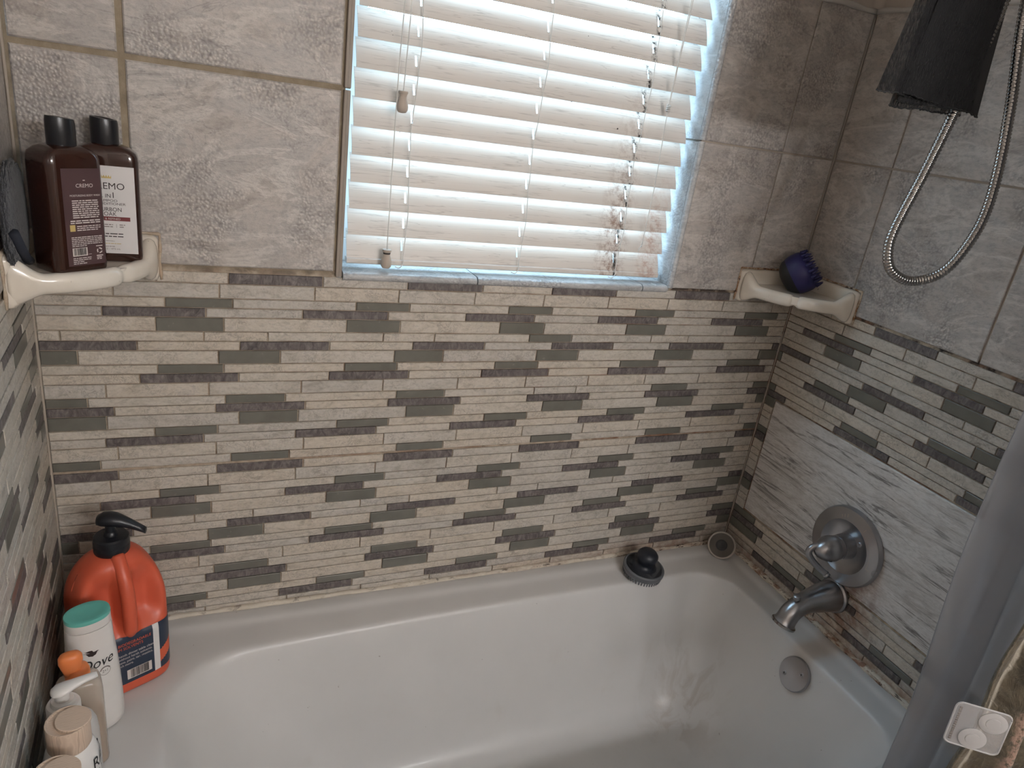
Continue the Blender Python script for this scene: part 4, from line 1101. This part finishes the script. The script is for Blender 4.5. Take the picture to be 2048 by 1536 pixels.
wp = empty('pump_bottle', (.0505, -.340, .0008), math.radians(-8), 'white pump bottle with green-printed label behind the wood-capped bottle', 'bottle')
Mt['frost'] = mat_alpha('frosted_white_plastic', lin(214, 210, 206), .22, .35).m
b = MB(); b.rings([[(x*k, y*k, z) for x, y in rsq(.066, .043, .019)] for z, k in ((0, .9), (.004, .99), (.010, 1), (.108, 1), (.124, .95), (.134, .84), (.141, .66), (.144, .55))]); o = b.obj('body', Mt['frost'], wp, smooth=50); o.location.x = .006
b = MB(); fr = lambda x, z: (x, -.0218, z); rect(b, -.016, .022, .02, .126, fr); lb = b.obj('label', Mt['whitelabel'], wp); lb.location.x = .008
b = MB(); f4 = lambda x, z: (x, -.0221, z); rect(b, .008, .0205, .084, .104, f4); b.obj('print', Mt['green'], lb)
b = MB(); b.lathe([(.0195, .141), (.0205, .143), (.0205, .161), (.0190, .1640), (.0150, .1645), (.0145, .168), (.0135, .170), (.0085, .1705), (.0085, .182)], 36); pm = b.obj('pump', Mt['white'], wp, smooth=40)
b = MB(); R = []
for t_, wx, hz_, dz in ((-.013, .003, .002, .1850), (-.011, .0085, .0042, .1852), (-.004, .0125, .0060, .1862), (.004, .0120, .0062, .1872), (.014, .0088, .0054, .1888), (.026, .0066, .0044, .1903), (.038, .0055, .0036, .1908), (.043, .0045, .0028, .1905)):
    R.append([(t_, wx*math.cos(2*math.pi*j/20), dz+hz_*math.sin(2*math.pi*j/20)) for j in range(20)])
b.rings(R); o = b.obj('pump_head', Mt['white'], pm, smooth='all'); o.rotation_euler = (0, 0, math.radians(28))

def wood_bottle(loc, label, rz):
    o = empty('wood_capped_bottle', loc, rz, label, 'bottle', 'wood-capped white bottles')
    prof = [(.000, .028), (.004, .0318), (.010, .0325), (.116, .0325), (.130, .0315), (.141, .0290), (.149, .0255), (.151, .0240)]
    b = MB(); b.lathe([(r, z) for z, r in prof], 48); b.obj('body', Mt['white'], o, smooth=60)
    b = MB(); b.lathe([(.0245, .1505), (.0252, .152), (.0252, .188), (.0246, .1895), (.0228, .1893), (.0222, .1870), (.0005, .1868)], 48); c_ = b.obj('cap', Mt['wood'], o, smooth=35)
    b = MB(); b.lathe([(.0205, .186), (.0205, .1902), (.0198, .1908), (.0005, .1912)], 48, T=Matrix.Rotation(math.radians(2), 4, 'X')); b.obj('cap_disc', Mt['wood'], c_, smooth=35)
    b = MB(); cyl = lambda x, z: (.0329*math.sin(x/.0329), -.0329*math.cos(x/.0329), z)
    put_text(b, 'RAW', .0290, 0, .112, cyl, 'c', 0, sx=.75); put_text(b, 'SUGAR', .0110, 0, .100, cyl, 'c', 1, sx=1.25)
    lf = [(-.006, .085), (-.001, .094), (.006, .098), (.004, .088), (-.003, .082)]
    b.add([cyl(x, z) for x, z in lf], [(0, 1, 2, 3, 4)], 2); b.obj('print', [Mt['inkblack'], Mt['inkgrey'], Mt['green']], o, fix=False)
    return o
wood_bottle((.0650, -.399, .0008), 'white bottle with pale wood cap, the fully visible one on the left rim', math.radians(98))
wood_bottle((.0630, -.4770, .0008), 'wood-capped bottle nearest the camera, only its cap in view', math.radians(98))

# ------------------------------------------------------------------ shower curtain: clear liner inside, fabric outside
ROD = 1.72
Mt['liner'] = mat_alpha('frosted_liner_plastic', lin(196, 195, 199), .36, .32, trl=.55).m
ln = empty('curtain_liner', (1.22, -.715, -.10), 0, 'frosted translucent shower curtain liner hanging bunched at the right', 'shower curtain')
ol = Vector((1.22, -.715, -.10))
def liner(u, v):
    z = -.10+(ROD-.06+.10)*v
    xe = 1.245 + .028*math.exp(-((z-.21)/.22)**2) - .03*sm(.5, 1.6, z)
    x = xe + (W-.022-xe)*u
    y = -.715 + .012*math.sin(u*11+.6)*(.6+.4*v) + .003*math.sin(u*29+v*3) + .007*abs(math.sin(u*8+v*1.3)) + .020*math.exp(-(u/.10)**2)*math.sin(v*5)
    return Vector((x, y, z))-ol
b = MB(); b.grid(liner, 120, 60); b.obj('sheet', Mt['liner'], ln, smooth='all', fix=False)
b = MB(); b.tube([liner(0, k/60) for k in range(61)], .0009, 6); b.obj('hem', Mt['liner'], ln, smooth='all')
# second fold of the liner lying behind the first
def liner2(u, v):
    z = -.12+(ROD-.06+.12)*v
    xe = 1.275 + .03*sm(.75, .1, z) + .02*math.sin(z*7)
    x = xe + (1.40-xe)*u
    return Vector((x, -.690 + .010*math.sin(u*9+1)+.006*math.sin(v*9+u*4), z))-ol
b = MB(); b.grid(liner2, 50, 60); b.obj('sheet', Mt['liner'], ln, smooth='all', fix=False)
Mt['cup'] = mat_alpha('clear_suction_plastic', lin(205, 202, 202), .66, .2).m
Mt['cupedge'] = mat_alpha('clear_plastic_edge', lin(212, 209, 208), .46, .2).m
tabp = empty('suction_tab', (1.191, -.822, .300), math.radians(-42), 'clear plastic tab with two suction cups on the fabric curtain edge', 'suction tab')
T = Matrix.Rotation(math.radians(-3), 4, 'Y')
b = MB(); b.rings([[(x, y0, z) for x, z in rsq(.066, .070, .008)] for y0 in (.001, -.0015)], T=T); b.obj('plate', Mt['cup'], tabp, smooth=40)
b = MB(); rim = [(x, -.001, z) for x, z in rsq(.066, .070, .008)]; b.tube([Vector(p) for p in rim+[rim[0]]], .0014, 6, T=T); b.obj('raised_edge', Mt['cupedge'], tabp, smooth='all')
b = MB()
for k in range(16): b.box((-.0285, -.0022, -.028+.0036*k), (-.0255, -.0008, -.0262+.0036*k), T=T)
b.obj('stitching', Mt['inkgrey'], tabp)
for x, z in ((.014, .016), (-.002, -.017)):
    b = MB(); b.lathe([(.0165, 0), (.0170, .0014), (.0158, .0022), (.0092, .0022), (.0088, .0034), (.0080, .0036), (.0005, .0034)], 32, T=T @ axisT((x, -.0015, z), (0, -1, 0))); b.obj('suction_cup', Mt['cupedge'], tabp, smooth=40)

t = NT('bronze_crinkle_fabric'); c = t.objc(False); sx = t.sep(c)
n1 = t.noise(c, 22, 5, .6, .8); col = t.ramp(n1, [(.3, lin(64, 57, 46)), (.5, lin(98, 88, 71)), (.65, lin(114, 103, 85)), (.8, lin(138, 126, 106))])
st1 = t.math('ABSOLUTE', t.math('SUBTRACT', t.math('ADD', sx[0], t.math('MULTIPLY', t.noise(c, 12, 3), .012)), .034))
col = t.mix(t.range(st1, .0028, .0012), col, lin(176, 168, 154))
st2 = t.math('ABSOLUTE', t.math('SUBTRACT', t.math('ADD', sx[0], t.math('MULTIPLY', t.noise(c, 18, 3), .016)), .060))
col = t.mix(t.math('MULTIPLY', t.range(st2, .008, .004), t.range(t.noise(c, 160, 3), .42, .56)), col, lin(170, 140, 124))
t.base(col); t.set('Roughness', .42); t.set('Sheen Weight', .2); t.set('Metallic', .1); t.bump(t.noise(t.vmath('MULTIPLY', c, (1, 1, .6)), 70, 6, .65, 1.0), .9, .006)
Mt['curtain'] = t.m
fc = empty('fabric_curtain', (1.24, -.80, -.30), 0, 'bronze crinkled fabric shower curtain outside the tub at the right', 'shower curtain')
of = Vector((1.24, -.80, -.30))
def fab(u, v):
    z = -.30+(ROD-.05+.30)*v
    xe = 1.226 + .006*math.sin(z*6)
    x = xe + (W-.02-xe)*u
    y = -.812 + .022*math.sin(u*15+.2) + .007*math.sin(u*41+v*4) + .003*math.sin(v*60+u*9)
    return Vector((x, y, z))-of
b = MB(); b.grid(fab, 110, 130); b.obj('sheet', Mt['curtain'], fc, smooth='all', fix=False, solid=.0012)
b = MB(); b.tube([fab(0, k/130) for k in range(131)], .0016, 6); b.obj('hem', Mt['curtain'], fc, smooth='all')
rod = MB(); rod.tube([(.062, -.765, ROD), (W-.002, -.765, ROD)], .0125, 20)
rod = rod.obj('curtain_rod', Mt['nickel'], smooth='all'); tag(rod, 'straight metal shower curtain rod above the frame', 'curtain rod')
for k in range(6):
    b = MB(); x = 1.22+.045*k
    b.tube([(x+.004*math.sin(a*.5), -.765+.024*math.cos(a*math.pi/8), ROD-.012+.024*math.sin(a*math.pi/8)) for a in range(17)], .0015, 6)
    o = b.obj('curtain_ring', Mt['nickel'], rod, smooth='all')
# ------------------------------------------------------------------ vanity light behind the camera
vl = empty('vanity_light', (LAMP_AT[0], -DEEP, LAMP_AT[2]), 0, 'four-bulb vanity light on the wall behind the camera', 'lamp')
b = MB(); b.box((-.36, .002, -.05), (.36, .03, .05)); b.obj('backplate', Mt['nickel'], vl, bevel=.004)
t = NT('bulb_glow'); t.set('Emission Color', LAMP_COL + (1,)); t.set('Emission Strength', LAMP_POWER*8); t.base((.9, .9, .9, 1))
for x in (-.27, -.09, .09, .27):
    b = MB(); b.lathe([(.02, 0), (.024, .02), (.03, .03)], 20, T=axisT((x, .03, 0), (0, 1, 0))); b.obj('socket', Mt['nickel'], vl, smooth=40)
    b = MB(); b.lathe([(.0005+.05*math.sin(math.pi*k/14), -.05*math.cos(math.pi*k/14)) for k in range(15)], 24, T=axisT((x, .105, 0), (0, 1, 0))); b.obj('bulb', t.m, vl, smooth='all')
